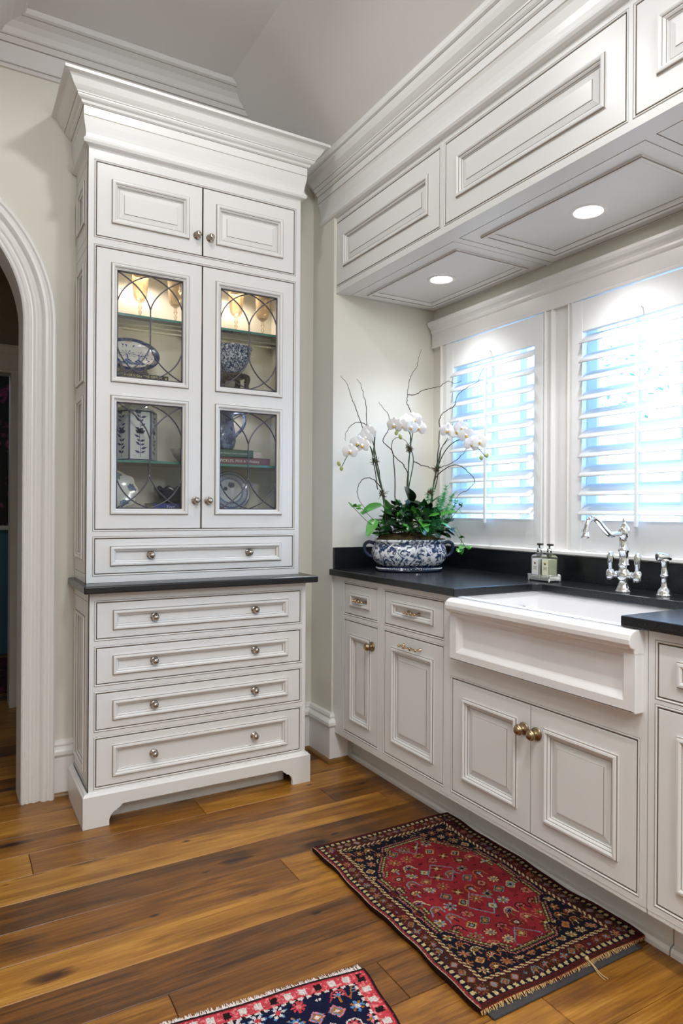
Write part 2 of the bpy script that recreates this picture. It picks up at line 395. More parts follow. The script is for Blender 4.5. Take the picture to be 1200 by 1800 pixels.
def archtrim():
    m = MB(); A = ARC[0]; seg = 48
    path = [(RI, 0, 0)]+[(1, pi*k/seg, 1) for k in range(seg+1)]
    # jamb lining
    j = MB(); pts = [(A+RI, 0)]+[(A+RI*cos(pi*k/seg), ARC[1]+RI*sin(pi*k/seg)) for k in range(seg+1)]+[(A-RI, 0)]
    for q, (a, b) in enumerate(zip(pts[:-1], pts[1:])):
        j.add([(a[0], YB-.03, a[1]), (b[0], YB-.03, b[1]), (b[0], YB+.152, b[1]), (a[0], YB+.152, a[1])], [(0, 1, 2, 3)], 0, True)
    # fluted casing profile across its width w (0 inner .. 1 outer), depth d
    W = RO-RI
    prof = [(0, 0), (0, .020), (.05, .026), (.10, .024), (.13, .019), (.17, .024), (.22, .025), (.26, .020), (.30, .020), (.36, .026), (.42, .027), (.47, .022),
            (.52, .020), (.56, .014), (.60, .026), (.66, .033), (.74, .034), (.80, .029), (.83, .030), (.88, .036), (.95, .036), (1, .030), (1, 0)]
    sta = [(None, 0.0)]+[(pi*k/seg, ARC[1]) for k in range(seg+1)]+[('L', 0.0)]
    V = []
    for w, d in prof:
        r = RI+.004+w*(W-.004)
        row = [(A+r, YB-d, 0)]+[(A+r*cos(pi*k/seg), YB-d, ARC[1]+r*sin(pi*k/seg)) for k in range(seg+1)]+[(A-r, YB-d, 0)]
        V.append(row)
    n = len(V[0])
    for i in range(len(V)-1):
        m.add(V[i]+V[i+1], [(k, k+1, n+k+1, n+k) for k in range(n-1)], 0, False)
    c = struct(m.build('trim_1', TRIM)); c['label'] = 'white fluted casing around the arched doorway'
    o = j.build('jamb_lining', TRIM, c)
archtrim()

# other walls
struct(MB().prism(lambda a, b, h: (a, b, h), [(XS, YN), (XW+.14, YN), (XW+.14, YB-.001), (XS, YB-.001)], 0, 3.35).build('wall_niche', WALLP))
WIN = [(2.087, 2.745), (1.280, 1.939), (.474, 1.132)]; WZ0, WZ1 = 1.05, 2.073
m = MB(); hol = [(a, b, WZ0, WZ1) for a, b in WIN]
for x in (XW, XW+.14): m.gridframe(lambda a, b, h: (h, a, b), (YMIN, YN, 0, 3.3), hol, x)
for a, b in WIN: m.rings(lambda p, q, h: (h, p, q), (a, b, WZ0, WZ1), [(0, XW), (0, XW+.14)], fill=False)
struct(m.build('wall_right', WALLP))
struct(MB().gridframe(lambda a, b, h: (h, a, b), (YMIN, YB, 0, 3.35), [], XMIN).build('wall_left', WALLP))
struct(MB().gridframe(lambda a, b, h: (a, h, b), (XMIN, XW+.1, 0, 3.35), [], YMIN).build('wall_front', WALLP))
# ceiling: lowered part, tray, slope
m = MB()
m.box(XMIN, XTRAY-.06, YMIN, YB, ZLOW, ZLOW+.02)
struct(m.build('ceiling', CEILP))
m = MB(); xe = XW+.1; m.add([(XTRAY-.1, YMIN, ZC), (XCR, YMIN, ZC), (XCR, YB, ZC), (XTRAY-.1, YB, ZC)], [(0, 1, 2, 3)])
m.add([(XCR, YMIN, ZC), (xe, YMIN, ZC-SL*(xe-XCR)), (xe, YB, ZC-SL*(xe-XCR)), (XCR, YB, ZC)], [(0, 1, 2, 3)])
m.add([(XMIN, YMIN, ZC+.15), (xe, YMIN, ZC+.15), (xe, YB, ZC+.15), (XMIN, YB, ZC+.15)], [(0, 1, 2, 3)])
o = struct(m.build('ceiling_tray', CEILP))
# crown along tray edge and back wall, profile (offset from wall, z)
cprof = [(.0, 3.020), (.012, 3.020), (.018, 3.028), (.012, 3.036), (.012, 3.040, 1), (.015, 3.042), (.015, 3.118), (.018, 3.122, 1), (.026, 3.130), (.034, 3.138), (.034, 3.142, 1),
         (.040, 3.146), (.052, 3.165), (.075, 3.180), (.105, 3.188), (.105, 3.192, 1), (.118, 3.196), (.124, 3.204), (.124, 3.2145), (0, 3.2145)]
m = MB().sweep([(XTRAY-.05, YMIN), (XTRAY-.05, YB), (1.42, YB)], cprof, side=-1)
# trim the molding where the sloped ceiling cuts it
me = m.mesh('trim_2', [CEILP, mat('crown_glaze', (.30, .27, .24), .7)]); bm = bmesh.new(); bm.from_mesh(me)
nrm = Vector((SL, 0, 1)).normalized()
bmesh.ops.bisect_plane(bm, geom=bm.verts[:]+bm.edges[:]+bm.faces[:], plane_co=(XCR, 0, ZC), plane_no=nrm, clear_outer=True)
bm.to_mesh(me); bm.free()
o = bpy.data.objects.new('trim_2', me); COL.objects.link(o); struct(o)

# baseboards with cap and wooden shoe
bprof = [(0, 0), (.018, 0), (.018, .168), (.022, .172), (.030, .182), (.030, .196), (.024, .204), (.014, .212), (.018, .222), (.014, .234), (0, .238)]
shoe = [(.018, 0), (.034, 0), (.033, .010), (.028, .017), (.018, .020)]
def base(name, path, side):
    b = struct(MB().sweep(path, bprof, side).build(name, TRIM)); MB().sweep(path, shoe, side).build('shoe_moulding', OAKSHOE, b)
base('baseboard_back', [(ARC[0]+RO, YB), (.60, YB)], -1)
base('baseboard_return', [(1.34, YB), (XS, YB), (XS, YN), (1.70, YN)], -1)

# ------------------------------------------------------------------ cabinet parts
KNOBP = [(.0, 0), (.017, 0), (.017, .003), (.013, .004), (.011, .006), (.006, .008), (.0055, .014), (.009, .016), (.0135, .018), (.0145, .0215), (.0135, .025), (.0115, .026), (.0115, .027), (.010, .030), (.006, .0325), (0, .0335)]
KN_N = MB().lathe(KNOBP, 20).mesh('knob', NICKEL)
KN_B = MB().lathe([(r*1.25, z*1.25) for r, z in KNOBP], 20).mesh('knob', BRONZE)
def Thut(y): return lambda a, b, h: (a, y-h, b)
def Trun(x): return lambda a, b, h: (x-h, a, b)
def outn(T): return (Vector(T(0, 0, 1))-Vector(T(0, 0, 0)))
MOULD = [(0, 0), (0, .0035), (.003, .0065, 1), (.004, .0095), (.010, .0105), (.014, .0085), (.016, .0055), (.017, .0035, 1), (.019, .003), (.0235, -.002), (.0245, -.0045, 1), (.026, -.009)]
def slab(T, rect, parent, name, hole, th=.019):
    m = MB(); a0, a1, b0, b1 = rect
    m.rings(T, rect, [(0, -th), (0, -.0012, 2), (.0012, 0)], fill=False)
    i = .0012; m.gridframe(T, (a0+i, a1-i, b0+i, b1-i), hole)
    for q in hole: m.rings(T, q, [(0, 0), (0, -.011)], fill=False)
    return m.build(name, [PAINT, GLAZE, GAPM], parent)
def mould(T, q, parent): return MB().rings(T, q, MOULD, fill=False).build('moulding', [PAINT, GLAZE], parent)
def panel(T, q, parent, raised=True):
    i = .0245
    if raised: pr = [(i, -.011), (i, -.010), (i+.006, -.010), (i+.007, -.009, 1), (i+.026, -.0035), (i+.027, -.0012, 1), (i+.028, -.001)]
    else: pr = [(i, -.011), (i, -.0095), (i+.004, -.0095)]
    return MB().rings(T, q, pr).build('panel', [PAINT, GLAZE], parent)
def knob(T, a, b, parent, me=KN_N): return inst(me, 'knob', frameM(Vector(T(a, b, 0)), outn(T)), parent)
def door(T, rect, parent, ins=(.055, .055), raised=True, name='door', knobs=(), kme=KN_N):
    a0, a1, b0, b1 = rect; q = (a0+ins[0], a1-ins[0], b0+ins[1], b1-ins[1])
    hole = (q[0]+.02, q[1]-.02, q[2]+.02, q[3]-.02)
    d = slab(T, rect, parent, name, [hole])
    mould(T, q, d); panel(T, q, d, raised)
    for ka, kb in knobs:
        k = knob(T, ka, kb, d, kme)
        if not raised and q[2] < kb < q[3]: k.location += outn(T)*(-.0095)
    return d
GAP = .0021
def frame(T, outer, opens, parent, depth=.02, name='face_frame', back=True):
    m = MB(); B = .0085
    m.gridframe(T, outer, [(a-B, b+B, c-B, d+B) for a, b, c, d in opens])
    for a, b, c, d in opens:
        m.rings(T, (a-B, b+B, c-B, d+B), [(0, 0), (.0004, -.0016, 1), (.0016, -.0016, 1), (.002, .0006), (.0035, .0016), (.0055, .0010), (.0068, -.0008), (B, -.0014, 2), (B, -depth, 2)], fill=False)
    m.rings(T, outer, [(0, -depth), (0, 0)], fill=False)
    return m.build(name, [PAINT, GLAZE, GAPM], parent)
def G(r): return (r[0]+GAP, r[1]-GAP, r[2]+GAP, r[3]-GAP)

# ------------------------------------------------------------------ hutch
XL, XR, YU, YF = .468, 1.3955, 2.81, 2.736
HC = .927
hut = thing('china_hutch', 'tall white glazed china hutch with leaded glass doors against the back wall', 'hutch', ((XL+XR)/2, 2.95, 0))
# base section
TB = Thut(YF)
drz = [(.719, .857), (.544, .681), (.368, .506), (.148, .331)]
ops = [(.4945, 1.3685, a-.001, b+.001) for a, b in drz]
frame(TB, (XL, XR, .125, HC-.03), ops, hut)
MB().box(XL+.013, XR-.013, YF+.021, YB-.01, .10, HC-.031).build('base_carcass', DARKIN, hut)
for z0, z1 in drz:
    kz = (z0+z1)/2
    door(TB, G((.4945, 1.3685, z0-.001, z1+.001)), hut, (.058, .0285), False, 'drawer', [(.719, kz), (1.153, kz)])
# base left and right sides, with a framed panel
def side(T, rect, quads, parent, lines=()):
    m = MB(); hol = [(q[0]+.02, q[1]-.02, q[2]+.02, q[3]-.02) for q in quads]
    m.gridframe(T, rect, hol+[]); 
    for q in hol: m.rings(T, q, [(0, 0), (0, -.011)], fill=False)
    for r in lines: m.rings(T, r, [(0, .0003, 2), (.0018, .0003, 2)], fill=False, m=2)
    s = m.build('side_panel', [PAINT, GLAZE, GAPM], parent)
    for q in quads: mould(T, q, s); panel(T, q, s, False)
    return s
TSL = lambda x: (lambda a, b, h: (x-h, a, b))
TSR = lambda x: (lambda a, b, h: (x+h, a, b))
for T in (TSL(XL), TSR(XR)):
    side(T, (YF, YB-.001, .10, HC-.03), [(2.805, 3.035, .19, .80)], hut, [(YF+.035, YB-.03, .145, .86)])
# plinth with bracket feet
PT = Thut(2.736)
lx0, lx1 = .4455, 1.4145
def foot(x, s):  # inner curve of a bracket foot going up from the floor
    return [(x, 0), (x, .022), (x+s*.006, .038), (x+s*.018, .050), (x+s*.030, .053), (x+s*.031, .060), (x+s*.038, .060), (x+s*.044, .066), (x+s*.050, .074)]
poly = [(lx0, 0)]+foot(.543, 1)+foot(1.327, -1)[::-1]+[(lx1, 0), (lx1, .116), (lx0, .116)]
MB().prism(PT, poly, 0, .018).build('plinth', PAINT, hut)
m = MB(); cap = [(0, .116), (.018, .116), (.018, .120), (.012, .126), (.010, .130), (0, .132)]
for x0, x1 in ((.4455, XL), (XR, 1.4145)):
    m.box(x0, x1, 2.7365, YB-.02, 0, .116)
m.sweep([(XL-.005, YB-.02), (XL-.005, YF), (XR+.001, YF), (XR+.001, YB-.02)], cap, side=-1)
m.box(.55, 1.32, 2.80, 2.815, 0, .11)
m.build('plinth_return', PAINT, hut)
# granite ledge
MB().box(.4415, 1.437, 2.690, YB-.002, HC-.03, HC).build('granite_ledge', GRANITE, hut, .006, 3)
# upper section
TU = Thut(YU)
ZT = 2.66
td = [(.4985, .9305, 2.301, 2.5925), (.9325, 1.3645, 2.301, 2.5925)]
gd = [(.4985, .9305, 1.1385, 2.2585), (.9325, 1.3645, 1.1385, 2.2585)]
udr = (.4985, 1.3645, .9615, 1.102)
frame(TU, (XL, XR, HC+.0005, ZT), [(.4985, 1.3645, 2.301, 2.5925), (.4985, 1.3645, 1.1385, 2.2585), udr], hut)
INW = mat('hutch_inside_cream', (.74, .72, .64), .6)
m = MB()
m.box(XL+.012, XL+.02, YU+.021, YB-.012, HC+.001, ZT); m.box(XR-.02, XR-.012, YU+.021, YB-.012, HC+.001, ZT)
m.box(XL+.012, XR-.012, YB-.012, YB-.002, HC+.001, ZT)
for z in (1.196, 1.728, 2.275, ZT-.02): m.box(XL+.02, XR-.02, YU+.021, YB-.012, z, z+.02)
m.build('upper_carcass', INW, hut)
for za, zb_ in ((HC+.002, 1.11), (2.297, 2.63)): MB().box(XL+.021, XR-.021, YU+.03, YB-.02, za, zb_).build('inner_filler', DARKIN, hut)
for r, ka in zip(td, (.9065, .9635)):
    door(TU, G(r), hut, (.055, .055), True, 'door', [(ka, 2.382)])
door(TU, G(udr), hut, (.056, .0275), False, 'drawer', [(.721, 1.0317), (1.153, 1.0317)])
def came(q):
    """lead lines of one pane: crossing gothic arcs at top and bottom joined by an upright"""
    a0, a1, b0, b1 = q; m = MB(); w, h = a1-a0, b1-b0
    P = lambda u, v: (a0+u*w, b1-v*h)
    def arc(p0, c, p1):
        pts = []
        for k in range(13):
            t = k/12; u = (1-t)**2*p0[0]+2*t*(1-t)*c[0]+t*t*p1[0]; v = (1-t)**2*p0[1]+2*t*(1-t)*c[1]+t*t*p1[1]
            a, b = P(u, v); pts.append(TU(a, b, -.008))
        m.tube(pts, .0030, 6)
    for fl_ in (0, 1):
        f = (lambda p: (p[0], 1-p[1])) if fl_ else (lambda p: p)
        arc(f((.5, .325)), f((.42, .13)), f((0, 0))); arc(f((.5, .325)), f((.58, .13)), f((1, 0)))
        arc(f((0, .285)), f((.10, .07)), f((.5, 0))); arc(f((1, .285)), f((.90, .07)), f((.5, 0)))
    arc((.5, .325), (.5, .5), (.5, .675))
    for p, c, d in (((0, 0), (.5, 0), (1, 0)), ((1, 0), (1, .5), (1, 1)), ((1, 1), (.5, 1), (0, 1)), ((0, 1), (0, .5), (0, 0))): arc(p, c, d)
    return m
PZ = [(1.727, 2.204), (1.197, 1.676)]
for r, ka in zip(gd, (.906, .9625)):
    g = G(r); qs = [(g[0]+.0545, g[1]-.0545, z0, z1) for z0, z1 in PZ]
    hs = [(q[0]+.024, q[1]-.024, q[2]+.024, q[3]-.024) for q in qs]
    d = slab(TU, g, hut, 'glass_door', hs)
    for q, h_ in zip(qs, hs):
        mould(TU, q, d)
        gq = (h_[0]-.001, h_[1]+.001, h_[2]-.001, h_[3]+.001)
        MB().add([TU(gq[0], gq[2], -.009), TU(gq[1], gq[2], -.009), TU(gq[1], gq[3], -.009), TU(gq[0], gq[3], -.009)], [(0, 1, 2, 3)]).build('glass_pane', PANE, d)
        came((h_[0]+.003, h_[1]-.003, h_[2]+.003, h_[3]-.003)).build('lead_came', LEAD, d)
    knob(TU, ka, 1.258, d)
for T in (TSL(XL), TSR(XR)):
    side(T, (YU, YB-.001, HC+.0005, ZT), [(2.868, 3.045, 2.36, 2.535), (2.868, 3.045, 1.727, 2.204), (2.868, 3.045, 1.015, 1.676)], hut,
         [(YU+.028, YB-.02, 2.30, 2.595), (YU+.028, YB-.02, .962, 2.26)])
# glass shelves
for z in (2.012, 1.412):
    m = MB(); m.box(XL+.022, XR-.022, YU+.045, YB-.014, z, z+.010)
    o = m.mesh('glass_shelf', [SHELFG, SHELFE])
    for p in o.polygons:
        if abs(p.normal.y) > .5 and p.center.y < YU+.1: p.material_index = 1
    q = bpy.data.objects.new('glass_shelf', o); COL.objects.link(q); attach(q, hut)
# crown
crown_h = [(0, 2.645), (.004, 2.647), (.019, 2.651), (.023, 2.660), (.019, 2.668), (.013, 2.676), (.012, 2.69), (.014, 2.705), (.019, 2.728), (.022, 2.751), (.0215, 2.7515, 1), (.0215, 2.754, 1), (.022, 2.755),
           (.022, 2.788), (.024, 2.789, 1), (.031, 2.793), (.034, 2.801), (.043, 2.806), (.048, 2.812), (.049, 2.818), (.051, 2.819, 1), (.052, 2.823), (.058, 2.829), (.066, 2.838), (.074, 2.852), (.082, 2.866), (.090, 2.868), (.096, 2.869), (.101, 2.870), (.101, 2.881), (0, 2.8795)]
m = MB().sweep([(XL, YB-.002), (XL, YU), (XR, YU), (XR, YB-.002)], crown_h, side=-1)
m.add([(XL-.101, YB-.002, 2.881), (XL-.101, YU-.101, 2.881), (XR+.101, YU-.101, 2.881), (XR+.101, YB-.002, 2.881)], [(0, 1, 2, 3)])
m.build('crown', [PAINT, GLAZE], hut)
# puck lamps inside the upper compartment
for x in (.72, 1.14):
    o = MB().lathe([(0, 2.266), (.028, 2.266), (.030, 2.274), (.030, 2.2749)], 20, Matrix.Translation((x, 2.96, 0))).build('puck_and_fill_lamp', PUCK, hut)
    ld = bpy.data.lights.new('puck_and_fill_light', 'SPOT'); ld.energy = 5.5; ld.color = (1, .86, .68); ld.spot_size = radians(160); ld.spot_blend = .5; ld.shadow_soft_size = .025
    lo = bpy.data.objects.new('puck_and_fill_light', ld); COL.objects.link(lo); lo.matrix_world = Matrix.Translation((x, 2.96, 2.262)); lo.parent = o

    o = MB().lathe([(0, 1.719), (.024, 1.719), (.026, 1.726), (.026, 1.7279)], 20, Matrix.Translation((x, 2.96, 0))).build('puck_and_fill_lamp', PUCK, hut)  # added pair under the divider, glowing lens included, to brighten the lower compartment
    ld = bpy.data.lights.new('puck_and_fill_light', 'SPOT'); ld.energy = 1.3; ld.color = (.95, .97, 1.0); ld.spot_size = radians(160); ld.spot_blend = .5; ld.shadow_soft_size = .025
    lo = bpy.data.objects.new('puck_and_fill_light', ld); COL.objects.link(lo); lo.matrix_world = Matrix.Translation((x, 2.96, 1.716)); lo.parent = o

# ------------------------------------------------------------------ sink run
S = .965
Y_ = lambda y: y*S
Z_ = lambda z: EYE+(z-EYE)*S
XF = 1.623; SC_Z = .937; XC = 1.597
TR = Trun(XF)
PULL = None
def pull_mesh(L):
    m = MB(); h = .024
    pts = [(-L/2+L*k/16, 0, h+.003*sin(pi*k/16)) for k in range(17)]
    rad = [.0032+.0018*abs(sin(2.5*pi*k/16)) for k in range(17)]
    m.tube(pts, rad, 10)
    for x in (-L/2+.006, L/2-.006):
        M = Matrix.Translation((x, 0, 0)); m.lathe([(0, 0), (.0075, 0), (.0075, .002), (.004, .005), (.0035, h-.004), (.006, h), (.0065, h+.003), (.004, h+.007), (0, h+.008)], 12, M)
    for x in (-L/6, L/6):
        m.lathe([(.004, -.004), (.0075, -.003), (.0075, .003), (.004, .004)], 12, frameM(Vector((x, 0, h+.002)), (1, 0, 0)))
    return m.mesh('pull', BRASSP)
PULL_S, PULL_L = pull_mesh(.085), pull_mesh(.125)
def pull(T, a, b, parent, me):
    h = Vector((0, 1, 0)); return inst(me, 'pull', frameM(Vector(T(a, b, 0)), outn(T), h), parent)
boxz = .158; ztop = SC_Z-.03
def run_unit(name, label, y0, y1, opens, doors, toe=True):
    t = thing(name, label, 'cabinet', (1.9, (y0+y1)/2, 0))
    frame(TR, (y0, y1, boxz, ztop), opens, t)
    MB().box(XF+.021, XW-.005, y0+.002, y1-.002, boxz+.001, SC_Z-.29).build('carcass', DARKIN, t)
    MB().box(XF+.001, XW-.006, y0+.001, y1-.001, boxz-.012, boxz).build('bottom_board', PAINT, t)
    k = MB().box(1.740, 1.76, y0+.0006, y1-.0006, 0, boxz-.012).build('toe_kick', PAINT, t)
    MB().sweep([(1.740, y0+.0008), (1.740, y1-.0008)], [(0, 0), (.018, 0), (.0175, .012), (.012, .022), (0, .026)], side=1).build('toe_shoe', PAINT, t)
    return t
R_ = lambda a, b, c, d: (Y_(min(a, b)), Y_(max(a, b)), Z_(c), Z_(d))
d1, d2 = R_(2.876, 2.586, .720, .863), R_(2.522, 2.109, .720, .863)
e1, e2 = R_(2.875, 2.581, .147, .686), R_(2.522, 2.108, .147, .686)
uL = run_unit('base_cabinet', 'white base cabinet of two drawers over two doors beneath the planter', Y_(2.080), YN-.001, [d1, d2, e1, e2], None)
MB().box(XF+.022, XW-.006, Y_(2.080)+.003, YN-.003, SC_Z-.29, ztop-.001).build('drawer_carcass', DARKIN, uL)
IN = .0535
a = door(TR, G(d1), uL, (IN, .035), False, 'drawer'); b_ = pull(TR, Y_(2.731), Z_(.791), a, PULL_S); b_.location.x += .0095
a = door(TR, G(d2), uL, (IN, .035), False, 'drawer'); b_ = pull(TR, Y_(2.3155), Z_(.791), a, PULL_S); b_.location.x += .0095
door(TR, G(e1), uL, (IN, .057), True, 'door', [(Y_(2.625), Z_(.598))], KN_B)
a = door(TR, G(e2), uL, (IN, .057), True, 'door'); pull(TR, Y_(2.3155), Z_(.648), a, PULL_L)
so = R_(2.051, 1.240, .147, .577)
mid = (so[0]+so[1])/2
uS = run_unit('sink_base_cabinet', 'white double-door base cabinet under the apron sink', Y_(1.2085), Y_(2.080), [so], None)
door(TR, (mid+.001, so[1]-GAP, so[2]+GAP, so[3]-GAP), uS, (.057, .057), True, 'door', [(mid+.027, Z_(.489))], KN_B)
door(TR, (so[0]+GAP, mid-.001, so[2]+GAP, so[3]-GAP), uS, (.057, .057), True, 'door', [(mid-.027, Z_(.487))], KN_B)
f1, f2 = R_(1.177, .745, .715, .862), R_(1.177, .745, .147, .686)
uR = run_unit('base_cabinet', 'white base cabinet right of the sink, cut by the picture edge', Y_(.70), Y_(1.2055), [f1, f2], None)
MB().box(XF+.022, XW-.006, Y_(.70)+.003, Y_(1.2055)-.003, SC_Z-.29, ztop-.001).build('drawer_carcass', DARKIN, uR)
a = door(TR, G(f1), uR, (IN, .035), False, 'drawer'); pull(TR, Y_(.96), Z_(.791), a, PULL_S)
door(TR, G(f2), uR, (IN, .057), True, 'door', [(Y_(.80), Z_(.598))], KN_B)

# countertop
SY0, SY1, SXB = 1.233, 1.942, 2.015       # cut-out for the sink
def rc(cx, cy, r, a0, a1, n=5): return [(cx+r*cos(radians(a0+(a1-a0)*k/n)), cy+r*sin(radians(a0+(a1-a0)*k/n))) for k in range(n+1)]
cpoly = [(XC, YN-.001), (XC, SY1)]+rc(SXB-.04, SY1-.04, .04, 90, 0)+rc(SXB-.04, SY0+.04, .04, 0, -90)+[(XC, SY0), (XC, Y_(.69)), (XW-.001, Y_(.69)), (XW-.001, YN-.001)]
ct = thing('countertop', 'black granite countertop running along the window around the white sink', 'countertop', (1.9, 2.0, SC_Z-.03))
MB().prism(lambda a, b, h: (a, b, h), cpoly, SC_Z-.03, SC_Z).build('slab', GRANITE, ct, .004, 3)
MB().box(XW-.021, XW-.001, Y_(.69), YN-.001, SC_Z, 1.040).build('backsplash', GRANITE, ct, .0015, 1)
MB().box(XC+.02, XW-.0215, YN-.021, YN-.001, SC_Z, 1.040).build('end_splash', GRANITE, ct, .0015, 1)

# apron sink
snk = thing('apron_sink', 'white fireclay farmhouse sink with a moulded apron front', 'sink', (1.8, 1.59, .66))
AY0, AY1 = 1.178, 1.951; XA = 1.572
zt, zb = .905, Z_(.660)
m = MB(); nS = 1
TA = Trun(XA+.020)
# front slab with recessed field
m.box(1.6055, 1.621, AY0+.001, AY1-.001, zb+.003, .902)
q = (AY0+.034, AY1-.034, zb+.030, .842)
m.gridframe(TA, (AY0, AY1, zb+.006, .86), [q], .006)
m.rings(TA, (AY0, AY1, zb, .86), [(0, -.06), (0, .002), (.004, .006)], fill=False)
m.rings(TA, q, [(0, .006), (.004, .003), (.016, -.010), (.020, -.012)])
m.build('apron', STONE_SINK, snk, .002, 2)
# rolled rim: profile swept along the front
rim = [(.0, .838), (.016, .838), (.018, .846), (.020, .852), (.034, .858), (.040, .868), (.041, .880), (.036, .893), (.026, .901), (.012, .905), (-.02, .905), (-.022, .900), (-.022, .838)]
MB().sweep([(XA+.030, AY0-.001), (XA+.030, AY1+.001)], [(o_, z_) for o_, z_ in rim], side=1, sm=False).build('rolled_rim', STONE_SINK, snk, .003, 2)
# basin
m = MB(); bx0, bx1, by0, by1 = XA+.052, SXB+.012, SY0-.012, SY1+.003
m.rings(lambda a, b, h: (a, b, h), (bx0-.013, bx1+.02, AY0+.002, AY1-.002), [(0, .68), (0, .903), (.004, ztop-.0006), (.022, ztop-.0006)], fill=False)
m.rings(lambda a, b, h: (a, b, h), (bx0, bx1, by0, by1), [(-.016, ztop-.0006), (.0, ztop-.006), (.004, ztop-.02), (.014, .74), (.03, .712), (.06, .706), (.2, .704)])
m.build('basin', STONE_SINK, snk, .004, 3)
MB().lathe([(0, .7055), (.04, .7055), (.043, .708), (.03, .7075), (.028, .7065), (0, .7065)], 24, Matrix.Translation((1.83, 1.59, 0))).build('drain', CHROME, snk)
MB().lathe([(0, 0), (.012, 0), (.014, .002), (0, .002)], 16, frameM(Vector((1.93, by1-.0105, .845)), (0, -1, 0)), sx=.6, sy=1.5).build('overflow', mat('overflow_dark', (.02, .025, .10), .4), snk)

# ------------------------------------------------------------------ windows, casing, shutters
CX = XW-.030
tr = MB()
prof_head = [(0, WZ1+.002), (.024, WZ1+.002), (.024, WZ1+.012), (.020, WZ1+.016), (.020, WZ1+.075), (.026, WZ1+.080), (.030, WZ1+.088), (.030, WZ1+.096), (.036, WZ1+.104), (.046, WZ1+.112), (.052, WZ1+.122), (.052, WZ1+.134), (.046, WZ1+.137), (0, WZ1+.137)]
tr.sweep([(XW, .40), (XW, YN-.012)], prof_head, side=1)
hd = struct(tr.build('trim_3', TRIM)); hd['label'] = 'white moulded head casing above the windows'
def vcase(y0, y1):
    n = [(0, 0), (0, .018), (.06, .024), (.14, .026), (.22, .022), (.26, .016), (.5, .014), (.74, .016), (.78, .022), (.86, .026), (.94, .024), (1, .018), (1, 0)]
    m = MB(); pts = [(y0+(y1-y0)*w, XW-d) for w, d in n]
    V = [(x, y, z) for z in (1.062, WZ1+.004) for y, x in pts]; k = len(pts)
    m.add(V, [(i, i+1, k+i+1, k+i) for i in range(k-1)]); return m
tn = 4
for y0, y1 in ((WIN[0][1]-.004, WIN[0][1]+.058), (WIN[0][0]-.046, WIN[0][0]+.004), (WIN[1][1]-.002, WIN[1][1]+.022), (WIN[1][0]-.05, WIN[1][0]+.004), (WIN[2][1]-.002, WIN[2][1]+.03), (WIN[2][0]-.05, WIN[2][0]+.004)):
    o = struct(vcase(y0, y1).build('trim_%d' % tn, TRIM)); tn += 1
for ya_, yb_ in ((WIN[1][1]+.02, WIN[0][0]-.04), (WIN[2][1]+.02, WIN[1][0]-.04)): struct(MB().box(XW-.006, XW-.0002, ya_, yb_, 1.062, WZ1+.004).build('trim_%d' % tn, TRIM)); tn += 1
st = MB().sweep([(XW, .40), (XW, YN-.002)], [(0, 1.041), (.034, 1.041), (.040, 1.046), (.040, 1.056), (.034, 1.062), (0, 1.062)], side=1)
struct(st.build('trim_%d' % tn, TRIM))
LX, NL = XW-.018, 10
def louver_mesh(L):
    m = MB(); hd_ = .043; pts = []
    for k in range(9):
        t = -1+2*k/8; pts.append((t*hd_, .0055*sqrt(max(0, 1-t*t))+.0012))
    poly = pts+[(a, -b) for a, b in pts[::-1]]
    V = [(x, y, z) for y in (-L/2, L/2) for x, z in poly]; n = len(poly)
    m.add(V, [(i, (i+1) % n, n+(i+1) % n, n+i) for i in range(n)], 0, True); m.add(V[:n], [tuple(range(n))]); m.add(V[n:], [tuple(range(n-1, -1, -1))])
    return m.mesh('louver', SHUT)
names = ['far window beside the planter', 'middle window behind the faucet', 'near window past the picture edge']
